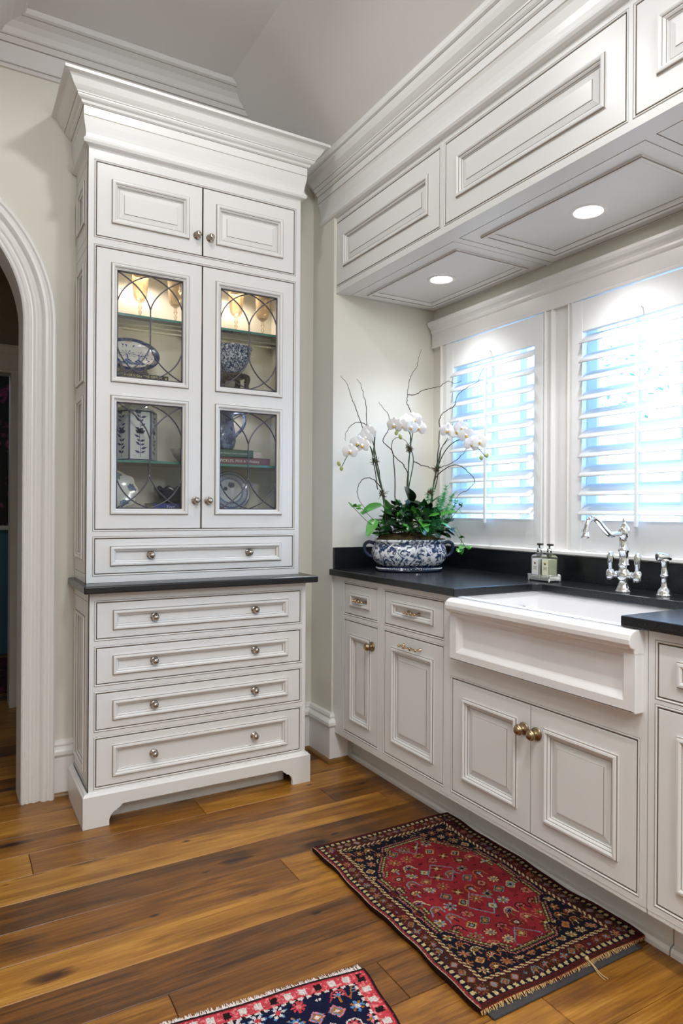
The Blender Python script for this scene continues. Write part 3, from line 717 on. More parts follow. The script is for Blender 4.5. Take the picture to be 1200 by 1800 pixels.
for wi, (a, b) in enumerate(WIN):
    # sash and panes
    w = MB(); x0, x1 = XW+.075, XW+.105
    TW = lambda p, q, h: (h, p, q)
    w.gridframe(TW, (a, b, WZ0, WZ1), [(a+.045, b-.045, WZ0+.06, WZ1-.045)], x0); w.gridframe(TW, (a, b, WZ0, WZ1), [(a+.045, b-.045, WZ0+.06, WZ1-.045)], x1)
    w.rings(TW, (a+.045, b-.045, WZ0+.06, WZ1-.045), [(0, x0), (0, x1)], fill=False)
    wo = struct(w.build('window_%d' % (wi+1), SHUT))
    ys = [a+.045]+[a+.045+(b-a-.09)*k/3 for k in (1, 2)]+[b-.045]; zs = [WZ0+.06, 1.40, 1.72, WZ1-.045]
    for y in ys[1:-1]: MB().box(x0+.002, x1-.002, y-.009, y+.009, WZ0+.06, WZ1-.045).build('muntin', SHUT, wo)
    for z in zs[1:-1]: MB().box(x0+.004, x1-.004, a+.045, b-.045, z-.009, z+.009).build('muntin', SHUT, wo)
    for i in range(3):
        for j in range(3):
            MB().add([((x0+x1)/2, y, z) for y, z in ((ys[i], zs[j]), (ys[i+1], zs[j]), (ys[i+1], zs[j+1]), (ys[i], zs[j+1]))], [(0, 1, 2, 3)]).build('pane', WPANE, wo)
    # shutter panel
    s = thing('plantation_shutter', 'white louvered plantation shutter in the '+names[wi], 'shutter', (LX, (a+b)/2, WZ0), 'plantation shutters')
    X0, X1 = XW-.030, XW-.004; zl0, zl1 = 1.187, 1.943
    sl, sr = a+.052, b-.058
    for y0, y1 in ((a+.006, sl), (sr, b-.006)): MB().box(X0, X1, y0, y1, 1.0625, WZ1-.004).build('stile', SHUT, s, .002, 2)
    MB().box(X0+.001, X1, sl, sr, zl1, WZ1-.006).build('top_rail', SHUT, s, .002, 2)
    MB().box(X0+.001, X1, sl, sr, 1.0625, zl0).build('bottom_rail', SHUT, s, .002, 2)
    L = sr-sl-.004; lm = louver_mesh(L); sp = (zl1-zl0)/NL; th = radians(35)
    for k in range(NL):
        z = zl0+sp*(k+.5)
        M = Matrix.Translation((LX, (sl+sr)/2, z+.008)) @ Matrix.Rotation(-th, 4, 'Y')
        inst(lm, 'louver', M, s)
    bx = LX-.043*cos(th)-.007
    MB().box(bx-.006, bx+.005, (sl+sr)/2-.0065, (sl+sr)/2+.0065, zl0-.022, zl1-.052).build('tilt_bar', SHUT, s, .002, 2)
    MB().tube(smooth([(X0-.001, (sl+sr)/2, zl1+.028), (X0-.012, (sl+sr)/2, zl1+.034), (X0-.016, (sl+sr)/2, zl1+.022), (X0-.016, (sl+sr)/2, zl1+.0)], 4), .003, 8).build('tilt_bar_hook', SHUT, s)

# ------------------------------------------------------------------ bridge cabinet over the niche
Q = .955
Yq = lambda y: y*Q
Zq = lambda z: EYE+(z-EYE)*Q
XU = 1.628; ZS = Zq(2.3262)
br = thing('bridge_cabinet', 'long white panelled cabinet bridging the window niche under the ceiling crown', 'cabinet', (1.9, 1.7, ZS))
TUp = Trun(XU); zu1 = 2.672
uo = [(Yq(2.178), YN-.006, Zq(2.364), Zq(2.681)), (Yq(1.308), Yq(2.141), Zq(2.362), Zq(2.679)), (Yq(.44), Yq(1.2755), Zq(2.362), Zq(2.679))]
frame(TUp, (Yq(.38), YN-.001, ZS, zu1), uo, br)
MB().box(XU+.021, XU+.04, Yq(.38), YN-.002, ZS+.03, zu1).build('carcass', DARKIN, br)
for r in uo: door(TUp, G(r), br, (.064, .068), True, 'door')
# underside with coffered panels
TS = lambda a, b, h: (a, b, ZS-.0008-h)
pans = [(XU+.075, XW-.012, Yq(2.185), YN-.012), (XU+.075, XW-.012, Yq(1.30), Yq(2.150)), (XU+.075, XW-.012, Yq(.42), Yq(1.265))]
m = MB(); hol = [(p[0]+.06, p[1]-.05, p[2]+.055, p[3]-.055) for p in pans]
m.gridframe(TS, (XU, XW-.001, Yq(.38), YN-.001), [(p[0], p[1], p[2], p[3]) for p in pans])
for p in pans: m.rings(TS, p, [(0, 0), (.0005, -.003, 1), (.003, -.003, 1), (.0035, 0), (.010, 0)], fill=False)
for p, h_ in zip(pans, hol): m.gridframe(TS, (p[0]+.010, p[1]-.010, p[2]+.010, p[3]-.010), [h_])
sof = m.build('soffit', [PAINT, GLAZE], br)
for h_ in hol:
    MB().rings(TS, h_, [(0, 0), (0, .006), (.002, .009, 1), (.010, .011), (.018, .008), (.020, .005, 1), (.026, .002), (.032, -.006), (.033, -.008, 1), (.036, -.008)]).build('soffit_panel', [PAINT, GLAZE], sof)
pf = [(0, zu1-.03)]
X0c = XU
crown_u = [(0, 2.640), (.010, 2.641), (.020, 2.645), (.026, 2.653), (.022, 2.663), (.014, 2.672), (.014, 2.69), (.017, 2.712), (.025, 2.742), (.031, 2.7515), (.030, 2.752, 1), (.030, 2.7555, 1), (.032, 2.757),
           (.032, 2.788), (.034, 2.789, 1), (.042, 2.794), (.044, 2.802), (.046, 2.803, 1), (.053, 2.809), (.058, 2.818), (.060, 2.819, 1), (.061, 2.824), (.070, 2.831), (.082, 2.842), (.090, 2.858), (.094, 2.871), (.095, 2.872, 1), (.104, 2.875), (.108, 2.884), (.104, 2.893), (.104, 2.905), (0, 2.96)]
MB().sweep([(X0c, Yq(.38)), (X0c, 3.02)], crown_u, side=1).build('crown', [PAINT, GLAZE], br)
# recessed lamps in the soffit
for i, (x, y) in enumerate(((Yq(2.040), Yq(2.589)), (Yq(2.042), Yq(1.725)), (Yq(2.042), Yq(.86)))):
    t = thing('recessed_light', ['round recessed downlight above the planter end of the counter', 'round recessed downlight above the sink', 'round recessed downlight past the picture edge'][i], 'light', (x, y, ZS), 'soffit downlights')
    zz = ZS+.0045
    M = Matrix.Translation((x, y, zz))
    MB().lathe([(.048, .0025), (.048, -.001), (.052, -.0035), (.062, -.0035), (.066, .0005)], 32, M, cap=False).build('trim_ring', TRIM, t)
    MB().lathe([(0, .001), (.0485, .001)], 32, M, cap=False).build('lens', EMITW, t)
    spot('downlight_lamp', (0, 0, 0), 27, (.95, .975, 1), 112, 1.0, .045, parent=t).location = (0, 0, -.002)

# ------------------------------------------------------------------ hall beyond the arch
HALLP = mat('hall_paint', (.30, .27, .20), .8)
TEAL = mat('blue_wainscot', (.06, .20, .27), .5)
YH = 4.64
m = MB(); TH = lambda a, b, h: (a, h, b)
for y in (YH, YH+.12): m.gridframe(TH, (-1.2, 1.09, 0, 2.6), [(-.55, .326, -.01, 2.05)], y)
struct(m.build('wall_hall', HALLP))
struct(MB().box(.60, .62, YB+.15, YH, 0, 2.6).build('wall_hall_right', HALLP))
struct(MB().box(-1.2, -1.18, YB+.15, 6.38, 0, 2.6).build('wall_hall_left', HALLP))
struct(MB().box(-1.2, 1.1, YB+.15, 6.6, 2.6, 2.62).build('ceiling_hall', HALLP))
o = struct(MB().box(-1.2, 1.1, 6.38, 6.40, 1.07, 2.6).build('wall_powder', FLORAL))
MB().box(-1.2, 1.1, 6.36, 6.379, 0, 1.04).build('wainscot', TEAL, o); MB().box(-1.2, 1.1, 6.33, 6.379, 1.04, 1.075).build('chair_rail', TRIM, o)
struct(MB().box(1.08, 1.1, YH+.12, 6.38, 0, 2.6).build('wall_powder_right', HALLP))
m = MB(); m.box(.326, .372, YH-.03, YH+.13, 0, 2.05)
m2 = MB().sweep([(-.7, YH), (.372, YH)], [(0, 2.05), (.03, 2.05), (.034, 2.062), (.028, 2.07), (.028, 2.16), (.036, 2.17), (.05, 2.20), (.05, 2.215), (0, 2.215)], side=-1)
dc = struct(m.build('door_1', TRIM)); dc['label'] = 'white casing of the powder room doorway beyond the arch'
m2.build('head_casing', TRIM, dc)
MB().box(-.596, -.55, YH-.03, YH+.13, 0, 2.05).build('side_casing', TRIM, dc)
o = MB().box(-.45, .62, 5.0, 6.15, 0, .008).build('area_rug', m_blot('dark_rug_wool', (.02, .012, .016), (.16, .02, .05), 14, .42, .5, .95))
tag(o, 'dark patterned rug on the floor beyond the arched doorway', 'rug')
ld = bpy.data.lights.new('hall_lamp', 'POINT'); ld.energy = 5.0; ld.color = (.80, .92, 1); ld.shadow_soft_size = .1
lo = bpy.data.objects.new('hall_lamp', ld); COL.objects.link(lo); lo.location = (-.5, 5.3, 2.3)

# ------------------------------------------------------------------ outside
struct(MB().box(XW+.3, 16, -12, 16, -.4, -.35).build('ground', mat('pale_bounce_ground', (.55, .56, .55), .9)))  # unseen ground made pale to bounce sky light up at the louvers
def tree(x, y, h, n, seed, label):
    r = random.Random(seed); t = thing('garden_tree', label, 'tree', (x, y, -.35), 'garden trees')
    MB().tube(smooth([(x, y, -.35), (x+.05, y, h*.4), (x-.04, y+.1, h*.8)], 4), [.04]*9, 8).build('trunk', mat('pale_bark', (.45, .43, .40), .9), t)
    m = MB()
    for i in range(n):
        d = Vector((r.gauss(0, 1), r.gauss(0, 1), r.gauss(0, 1))).normalized()*(.5+.5*r.random())
        c = Vector((x, y, h))+Vector((d.x*1.0, d.y*1.1, d.z*.9)); a = Vector((r.gauss(0, 1), r.gauss(0, 1), r.gauss(0, 1))).normalized(); b = a.orthogonal().normalized()
        m.add([c-a*.07, c+b*.03, c+a*.07, c-b*.03], [(0, 1, 2, 3)])
    o = m.build('foliage', mat('tree_leaf', (.05, .12, .05), .6) if 'tree_leaf' not in MATS else MATS['tree_leaf'], t); o['kind'] = 'stuff'
tree(9.6, 7.8, 3.4, 260, 4, 'leafy garden tree seen through the louvers of the far shutter')

# ------------------------------------------------------------------ faucet
FX, FY = 2.070, 1.585
fa = thing('kitchen_faucet', 'polished chrome two-handle faucet with swan-neck spout behind the sink', 'faucet', (FX, FY, SC_Z))
T0 = Matrix.Translation((FX, FY, SC_Z))
MB().lathe([(0, 0), (.029, 0), (.029, .006), (.025, .008), (.026, .012), (.022, .018), (.018, .030), (.017, .038), (.021, .043), (.024, .052), (.024, .066), (.020, .073), (.017, .078), (.016, .090), (.019, .094), (.019, .098), (.0155, .102),
            (.0155, .140), (.019, .144), (.020, .150), (.018, .155), (.0155, .158), (.0155, .192), (.018, .196), (.021, .204), (.0215, .216), (.018, .228), (.012, .234), (.010, .240), (.006, .243), (.005, .250), (.0065, .255), (.004, .262), (0, .264)], 28, T0).build('body', CHROME, fa)
sp = smooth([(FX, FY, SC_Z+.208), (FX-.04, FY+.004, SC_Z+.205), (FX-.068, FY+.006, SC_Z+.205), (FX-.10, FY+.008, SC_Z+.228), (FX-.125, FY+.010, SC_Z+.252), (FX-.148, FY+.012, SC_Z+.262), (FX-.168, FY+.014, SC_Z+.250), (FX-.178, FY+.015, SC_Z+.226), (FX-.181, FY+.015, SC_Z+.204)], 5)
MB().tube(sp, .0098, 14).build('spout', CHROME, fa)
MB().lathe([(.010, 0), (.0135, .002), (.0135, .010), (.011, .013), (.0115, .020), (.010, .022)], 16, Matrix.Translation((FX-.181, FY+.015, SC_Z+.192))).build('aerator', CHROME, fa)
for s in (-1, 1):
    y = FY+s*.056
    m = MB().tube([(FX, FY+s*.015, SC_Z+.060), (FX, y+s*.012, SC_Z+.060)], .0095, 12)
    m.lathe([(.013, -.004), (.013, .004)], 16, frameM(Vector((FX, FY+s*.03, SC_Z+.06)), (0, 1, 0)))
    m.lathe([(0, .040), (.014, .040), (.016, .050), (.016, .066), (.012, .074), (.009, .078)], 18, Matrix.Translation((FX, y, SC_Z))); hb = m.build('valve', CHROME, fa)
    MB().lathe([(.0075, .076), (.0085, .082), (.0105, .100), (.0130, .124), (.0125, .130), (.009, .133), (.009, .136), (.005, .141), (0, .142)], 18, Matrix.Translation((FX, y, SC_Z))).build('lever_handle', CHROME, hb)
SX, SY = 2.098, 1.446
spx = thing('side_sprayer', 'chrome side sprayer standing right of the faucet', 'sprayer', (SX, SY, SC_Z))
MB().lathe([(0, 0), (.027, 0), (.027, .005), (.023, .008), (.024, .012), (.020, .020), (.014, .026), (.0125, .032), (.011, .040), (.011, .062), (.0145, .066), (.0145, .070), (.011, .074), (.011, .110), (.0145, .116), (.014, .124), (.010, .128), (0, .129)], 24, Matrix.Translation((SX, SY, SC_Z))).build('holder', CHROME, spx)
MB().tube([(SX+.016, SY-.014, SC_Z+.130), (SX+.004, SY-.004, SC_Z+.132), (SX-.018, SY+.012, SC_Z+.133), (SX-.021, SY+.014, SC_Z+.133)], [.009, .013, .015, .0135], 16).build('spray_head', CHROME, spx)
MB().lathe([(0, 0), (.0095, 0), (.0095, .002), (0, .002)], 16, frameM(Vector((SX-.0212, SY+.0145, SC_Z+.133)), (-.83, .55, 0))).build('nozzle', BLACKP, spx)

# ------------------------------------------------------------------ soap caddy and bottles
KX, KY = 2.108, 1.992
cad = thing('soap_tray', 'small silver woven tray holding two soap bottles', 'tray', (KX, KY, SC_Z))
tw, td_ = .058, .034
MB().box(KX-td_, KX+td_, KY-tw, KY+tw, SC_Z+.004, SC_Z+.007).build('base', CHROME, cad, .001, 1)
for a_ in (-1, 1):
    for b__ in (-1, 1): MB().lathe([(0, 0), (.004, 0), (.004, .004), (0, .005)], 10, Matrix.Translation((KX+a_*(td_-.004), KY+b__*(tw-.004), SC_Z))).build('foot', CHROME, cad)
m = MB(); per = [(KX-td_, KY-tw), (KX+td_, KY-tw), (KX+td_, KY+tw), (KX-td_, KY+tw)]
for (xa, ya), (xb, yb) in zip(per, per[1:]+per[:1]):
    m.tube([(xa, ya, SC_Z+.026), (xb, yb, SC_Z+.026)], .0013, 6); n = int(hypot(xb-xa, yb-ya)/.006)
    for i in range(n):
        for t0_, t1_ in ((i, i+1.5), (i+1.5, i)):
            f0, f1_ = min(t0_/n, 1), min(t1_/n, 1)
            m.tube([(xa+(xb-xa)*f0, ya+(yb-ya)*f0, SC_Z+.007), (xa+(xb-xa)*f1_, ya+(yb-ya)*f1_, SC_Z+.026)], .0008, 4, cap=False)
wv = m.build('woven_rail', CHROME, cad); wv['kind'] = 'stuff'
def bottle(y, liq, lab, label):
    t = thing('soap_bottle', label, 'bottle', (KX, y, SC_Z+.0075), 'soap bottles')
    z0 = SC_Z+.0075; w = .0235
    TT = lambda a, b, h: (KX+a, y+b, z0+h)
    m = MB().rings(TT, (-w, w, -w, w), [(.002, 0), (0, .002), (0, .090), (.006, .099), (.014, .102), (.0145, .110)]); m.rings(TT, (-w, w, -w, w), [(.002, 0)]); m.build('bottle_body', BOTTG, t, .003, 2)
    MB().rings(TT, (-w+.003, w-.003, -w+.003, w-.003), [(0, .004), (0, .082)]).rings(TT, (-w+.003, w-.003, -w+.003, w-.003), [(0, .004)]).build('liquid', liq, t)
    lb = MB().box(KX-w-.0008, KX-w, y-.0165, y+.0165, z0+.010, z0+.082).build('paper_label', lab, t)
    for k, (hw, zz) in enumerate(((.010, .050), (.008, .045), (.010, .040), (.006, .018))): MB().box(KX-w-.0011, KX-w-.0008, y-hw, y+hw, z0+zz, z0+zz+.0016).build('print_line', mat('label_ink', (.25, .24, .22), .7) if 'label_ink' not in MATS else MATS['label_ink'], lb)
    MB().lathe([(0, 0), (.005, 0), (.006, .0003), (0, .0004)], 14, frameM(Vector((KX-w-.0008, y, z0+.066)), (-1, 0, 0))).build('emblem', mat('gold_ink', (.35, .27, .12), .5) if 'gold_ink' not in MATS else MATS['gold_ink'], lb)
    MB().lathe([(.0085, .109), (.010, .110), (.010, .124), (.0065, .127), (.0035, .128), (.0035, .138)], 16, Matrix.Translation((KX, y, z0))).build('collar', CHROME, t)
    MB().box(KX-.007, KX+.007, y-.017, y+.008, z0+.137, z0+.145).build('pump_head', BLACKP, t, .002, 2)
bottle(KY+.027, mat('white_lotion', (.80, .82, .82), .3), mat('white_label', (.84, .84, .82), .7), 'white soap pump bottle, the left one on the silver tray')
bottle(KY-.027, mat('yellow_soap', (.72, .76, .50), .3), mat('yellow_label', (.80, .82, .62), .7), 'pale yellow soap pump bottle, the right one on the silver tray')

# ------------------------------------------------------------------ hutch contents
SH1, SH2, DIV, BOT = 2.0222, 1.4222, 1.7482, 1.2162
def goblet(x, y, label):
    t = thing('crystal_goblet', label, 'goblet', (x, y, SH1), 'goblets on the upper glass shelf'); T = Matrix.Translation((x, y, SH1))
    MB().lathe([(0, 0), (.036, 0), (.036, .0015), (.010, .005), (.0045, .010)], 24, T).build('foot', CRYST, t)
    MB().lathe([(.0045, .010), (.004, .03), (.008, .042), (.004, .050), (.009, .062), (.005, .072), (.008, .084)], 14, T).build('stem', CRYST, t)
    MB().lathe([(.008, .084), (.020, .092), (.028, .106), (.031, .125), (.033, .160), (.036, .200), (.0345, .200), (.0315, .160), (.029, .125), (.026, .108), (.018, .095), (0, .088)], 14, T, sm=False).build('bowl', CRYST, t)
for x, w_ in ((.705, 'leftmost crystal goblet on the upper glass shelf'), (.858, 'second crystal goblet from the left, beside the door stile'), (1.14, 'third crystal goblet from the left, over the speckled bowl'), (1.272, 'rightmost crystal goblet on the upper glass shelf')): goblet(x, 2.955, w_)
def book(x0, x1, y0, y1, z0, z1, cover, label, title=None, tcol=None, size=.014, shear=0., tx=None, tz=0.):
    t = thing('book', label, 'book', ((x0+x1)/2, (y0+y1)/2, z0), 'books in the hutch')
    c = mat('cover', cover, .35)
    m = MB(); e = .002
    m.box(x0, x1, y0, y0+.003, z0, z1); m.box(x0, x1, y0, y1, z0, z0+e); m.box(x0, x1, y0, y1, z1-e, z1); m.build('cover', c, t)
    MB().box(x0+.003, x1-.003, y0+.0035, y1-.004, z0+e+.0002, z1-e-.0002).build('pages', mat('pages', (.75, .72, .62), .8) if 'pages' not in MATS else MATS['pages'], t)
    if title: text(title, 'lettering', Matrix.Translation((tx if tx else (x0+x1)/2, y0-.0004, (z0+z1)/2+tz)) @ Matrix.Rotation(pi/2, 4, 'X'), size, mat('ink', tcol, .5), t, shear=shear)
    return t
bk = book(.545, .806, 2.875, 3.04, DIV, DIV+.036, C('#10261f'), 'dark green book with gold lettering under the oval plate', 'TAVERN ON THE GREEN', C('#d8c98a'), .0150, tx=.695, tz=.0085)
MB().add([(.790, 2.8746, DIV+.024), (.799, 2.8746, DIV+.018), (.799, 2.8746, DIV+.030)], [(0, 1, 2)]).build('triangle_mark', mat('gold_mark', C('#d8c98a'), .5), bk)
def disc(name, cx, cz, y, rx, rz, tilt, colf, parent, nr=22, na=72, dish=.016, wave=0.):
    V = []; Fc = []; cols = []
    for i in range(nr+1):
        for k in range(na):
            a = 2*pi*k/na; f = i/nr; wv_ = 1+wave*cos(9*a)*f**3
            X, Zz = rx*f*cos(a)*wv_, rz*f*sin(a)*wv_; d = -dish*f**2.5
            V.append((cx+X, y+d+Zz*sin(tilt), cz+Zz*cos(tilt)))
    for i in range(nr):
        for k in range(na):
            Fc.append((i*na+k, i*na+(k+1) % na, (i+1)*na+(k+1) % na, (i+1)*na+k))
            f = (i+.5)/nr; a = 2*pi*(k+.5)/na; cols.append(colf(f, a, f*cos(a), f*sin(a)))
    o = dyemesh(name, V, Fc, cols, GLZPAINT, parent, True)
    md = o.modifiers.new('solid', 'SOLIDIFY'); md.thickness = .004; md.offset = 0
    return o
BL, WH = C('#1c2a5c'), (.70, .70, .68)
def ovalcol(f, a, x, y):
    if f > .985: return C('#9a7c66')
    if f > .84: return BL if (int(a*24) % 5) else C('#33437f')
    if f > .80: return C('#c9a98c')
    if f > .74 and int(a*30) % 3 == 0: return C('#c8b6a6')
    if y < -.28 and y > -.62 and sin(x*17)*.12+y < -.35 and f < .72: return C('#2f4480') if sin(x*40+y*30) > -.5 else C('#8c9ac0')
    for (px, py, s) in ((-.1, .0, .30), (.30, .02, .22), (.55, -.1, .2), (-.5, -.08, .24)):
        dx, dy = (x-px)/s, (y-py)/s; r = hypot(dx, dy); an = atan2(dy, dx)
        if r < 1 and dy > -.5 and abs(sin(an*6+px*9)) < .42*(1.1-r*.5): return C('#32488a')
        if abs(dx) < .08 and -1.3 < dy < .1: return C('#32488a')
    if .45 < y < .62 and -.35 < x < .15 and abs(sin(x*26)) < .4: return C('#3d5292')
    return WH
pt = thing('oval_plate', 'oval blue and white scenic plate standing on the green book', 'plate', (.672, 2.95, DIV+.075))
disc('plate', .664, 1.876, 2.955, .122, .074, radians(14), ovalcol, pt)
stn = thing('plate_stand', 'dark wooden easel under the oval plate', 'stand', (.672, 2.95, DIV+.036))
def easel(t, x, y, z, w, h):
    pr = [(-.006, 0), (.020, 0), (.022, .010), (.014, .018), (.012, .030), (.024, .044), (.018, .050), (.010, .046), (.002, .030), (-.006, .022)]
    for s in (-1, 1): MB().prism(lambda a, b, hh: (x+s*(w/2+a*.9), y-.03+hh, z+b*h/.05), pr, 0, .008).build('arm', DARKWOOD, t)
    MB().box(x-w/2, x+w/2, y-.028, y-.023, z+.006, z+.020).build('crossbar', DARKWOOD, t)
    MB().box(x-.006, x+.006, y-.02, y+.05, z, z+.010).build('rear_leg', DARKWOOD, t)
easel(stn, .672, 2.945, DIV+.0362, .085, .052)
bs = thing('bowl_stand', 'carved dark wooden stand with curved legs under the speckled bowl', 'stand', (1.118, 2.965, DIV))
bxm, bym = 1.118, 2.968
for k in range(4):
    an = pi/4+k*pi/2; dx, dy = cos(an), sin(an)
    MB().tube(smooth([(bxm+dx*.050, bym+dy*.050, DIV+.086), (bxm+dx*.085, bym+dy*.085, DIV+.074), (bxm+dx*.080, bym+dy*.080, DIV+.040), (bxm+dx*.092, bym+dy*.092, DIV+.012), (bxm+dx*.108, bym+dy*.108, DIV+.009)], 4), [.012]*4+[.014]*4+[.011]*4+[.009]*5, 8).build('leg', DARKWOOD, bs)
MB().lathe([(0, .078), (.068, .078), (.072, .084), (.070, .092), (.05, .094), (0, .094)], 24, Matrix.Translation((bxm, bym, DIV))).build('top_ring', DARKWOOD, bs)
bw = thing('porcelain_bowl', 'speckled blue and white porcelain bowl on the dark wooden stand', 'bowl', (bxm, bym, DIV+.094))
T = Matrix.Translation((bxm, bym, DIV+.0945))
MB().lathe([(0, 0), (.042, 0), (.044, .008), (.062, .024), (.085, .060), (.093, .094), (.089, .094), (.080, .060), (.058, .028), (0, .014)], 36, T).build('bowl', SPECK, bw)
MB().lathe([(.0925, .093), (.098, .112), (.102, .118), (.100, .121), (.094, .115), (.089, .093)], 36, T, cap=False).build('rim', SPECK, bw)
# hexagonal jar
hj = thing('hexagonal_jar', 'tall hexagonal blue and white porcelain jar with flowering sprigs', 'jar', (.692, 2.962, SH2))
hx, hy, HR = .692, 2.964, .090
PORC = mat('porcelain', (.66, .72, .74), .1, coat=.3); INKB = mat('cobalt', C('#22386e'), .15)
hexr = lambda r: [(hx+r*cos(pi/6+k*pi/3+pi/6), hy+r*sin(pi/6+k*pi/3+pi/6)) for k in range(6)]
m = MB()
lv = [(HR*.96, SH2), (HR, SH2+.004), (HR, SH2+.212), (HR*.86, SH2+.226), (HR*.55, SH2+.240), (HR*.52, SH2+.258), (HR*.62, SH2+.264), (HR*.60, SH2+.272)]
VV = [(x, y, z) for r, z in lv for x, y in hexr(r)]
m.add(VV, [(i*6+k, i*6+(k+1) % 6, (i+1)*6+(k+1) % 6, (i+1)*6+k) for i in range(len(lv)-1) for k in range(6)]+[tuple(range(6)), tuple(len(VV)-6+k for k in range(6))])
m.build('body', PORC, hj)
hp = hexr(HR)
for k in range(6):
    (xa, ya), (xb, yb) = hp[k], hp[(k+1) % 6]; mx_, my_ = (xa+xb)/2, (ya+yb)/2
    n_ = Vector((mx_-hx, my_-hy, 0)).normalized(); tdir = Vector((xb-xa, yb-ya, 0)).normalized()
    if n_.y > .3: continue
    P = lambda a, b: Vector((mx_, my_, SH2))+tdir*a+n_*.0006+Vector((0, 0, b))
    e = MB(); hw = HR/2
    for a0, a1, b0, b1 in ((-hw, -hw+.004, .004, .212), (hw-.004, hw, .004, .212), (-hw, hw, .004, .008), (-hw, hw, .206, .212)): e.add([P(a0, b0), P(a1, b0), P(a1, b1), P(a0, b1)], [(0, 1, 2, 3)])
    e.build('painted_border', INKB, hj)
    sg = MB(); rr = random.Random(k+2)
    def leaf2(a, b, ang, L, W):
        d = (cos(ang), sin(ang)); q = (-d[1], d[0])
        sg.add([P(a, b), P(a+d[0]*L*.45+q[0]*W, b+d[1]*L*.45+q[1]*W), P(a+d[0]*L, b+d[1]*L), P(a+d[0]*L*.45-q[0]*W, b+d[1]*L*.45-q[1]*W)], [(0, 1, 2, 3)])
    stem = [(.002*sin(i*.9), .016+i*.0165) for i in range(12)]
    for p, q in zip(stem[:-1], stem[1:]): sg.add([P(p[0]-.0010, p[1]), P(p[0]+.0010, p[1]), P(q[0]+.0010, q[1]), P(q[0]-.0010, q[1])], [(0, 1, 2, 3)])
    for i, (a, b) in enumerate(stem[1:]):
        s = 1 if i % 2 else -1
        leaf2(a, b, pi/2-s*rr.uniform(.9, 1.3), rr.uniform(.022, .030), .0055)
        if i % 3 != 1: leaf2(a, b, pi/2+s*rr.uniform(.7, 1.2), rr.uniform(.014, .024), .0045)
    for an in range(5): leaf2(.0, .115, pi/2+(an-2)*.5, .024, .008)
    leaf2(stem[-1][0], stem[-1][1], pi/2, .016, .006)
    sg.build('painted_sprig', INKB, hj)
sb = thing('ceramic_bowl', 'small pale grey ceramic bowl right of the hexagonal jar', 'bowl', (.905, 2.95, SH2))
MB().lathe([(0, 0), (.026, 0), (.028, .006), (.050, .030), (.066, .062), (.062, .062), (.046, .032), (0, .012)], 24, Matrix.Translation((.905, 2.95, SH2))).build('bowl', mat('pale_stoneware', (.55, .52, .50), .4), sb)
def rufcol(f, a, x, y):
    if f > .90: return (.62, .60, .55)
    r = random.Random(int(a*7))
    if .62 < f < .88:
        q = sin(a*5+.5)
        if q > .55: return C('#3f5a80') if sin(a*37+f*50) > 0 else C('#6f88a8')
        if q > .1: return C('#6c6a3c') if sin(a*29-f*33) > .1 else (.62, .60, .55)
    return (.58, .62, .62)
rp = thing('ruffled_plate', 'ruffled cream plate with blue flowers leaning in the lower left of the hutch', 'plate', (.60, 2.95, BOT))
disc('plate', .602, 1.2985, 2.945, .093, .0835, radians(12), rufcol, rp, 20, 90, .012, .05)
book(.750, .935, 2.892, 3.05, BOT, BOT+.030, C('#3a3f9c'), 'violet blue book with white script under the dark blue bowl', 'Your', (.75, .75, .8), .019, .35, tx=.822)
bb = thing('scalloped_bowl', 'dark navy scalloped glass bowl on the violet blue book', 'bowl', (.855, 2.965, BOT+.030))
m = MB(); na = 60; lv = [(.030, 0), (.046, .006), (.066, .026), (.078, .050), (.083, .070), (.079, .070), (.073, .050), (.060, .028), (.0, .010)]
V = [(.855+r*cos(2*pi*k/na), 2.968+r*sin(2*pi*k/na), BOT+.0302+z*(1+.09*cos(2*pi*k/na*12)*(z > .045))) for r, z in lv for k in range(na)]
m.add(V, [(i*na+k, i*na+(k+1) % na, (i+1)*na+(k+1) % na, (i+1)*na+k) for i in range(len(lv)-1) for k in range(na)]+[tuple(range(na-1, -1, -1))], 0, True)
m.build('bowl', mat('navy_glass', (.006, .009, .035), .12), bb)
book(1.02, 1.282, 2.882, 3.05, SH2, SH2+.033, C('#6e3f48'), 'maroon book with white lettering on the lower glass shelf', 'PICKLES, PIGS & Whiskey', (.75, .72, .72), .0175, tx=1.135)
book(1.00, 1.200, 2.885, 2.955, SH2+.0332, SH2+.068, C('#2e5a4e'), 'green book on top of the maroon book', 'New Southern Garden Cookbook', (.70, .74, .72), .0095, tx=1.105)
bw2 = book(1.03, 1.272, 2.958, 3.06, SH2+.0332, SH2+.072, C('#d4d2cc'), 'white book with an orange mark behind the green book')
MB().add([(1.205, 2.9576, SH2+.048), (1.213, 2.9576, SH2+.048), (1.222, 2.9576, SH2+.066), (1.212, 2.9576, SH2+.068)], [(0, 1, 2, 3)]).build('orange_mark', mat('orange_ink', C('#d86a4a'), .5), bw2)
pc = thing('pitcher', 'blue grey pitcher with a curved handle on the books', 'pitcher', (1.085, 2.968, SH2+.072))
T = Matrix.Translation((1.082, 2.985, SH2+.0724))
MB().lathe([(0, 0), (.052, 0), (.060, .010), (.068, .040), (.066, .075), (.058, .115), (.056, .150), (.066, .190), (.062, .190), (.052, .150), (.054, .115), (.060, .07), (0, .012)], 32, T).build('body', PITCH, pc)
MB().tube(smooth([(1.135, 2.985, SH2+.235), (1.175, 2.982, SH2+.248), (1.196, 2.98, SH2+.222), (1.186, 2.98, SH2+.180), (1.160, 2.982, SH2+.150), (1.143, 2.984, SH2+.130)], 5), .0075, 10).build('handle', PITCH, pc)
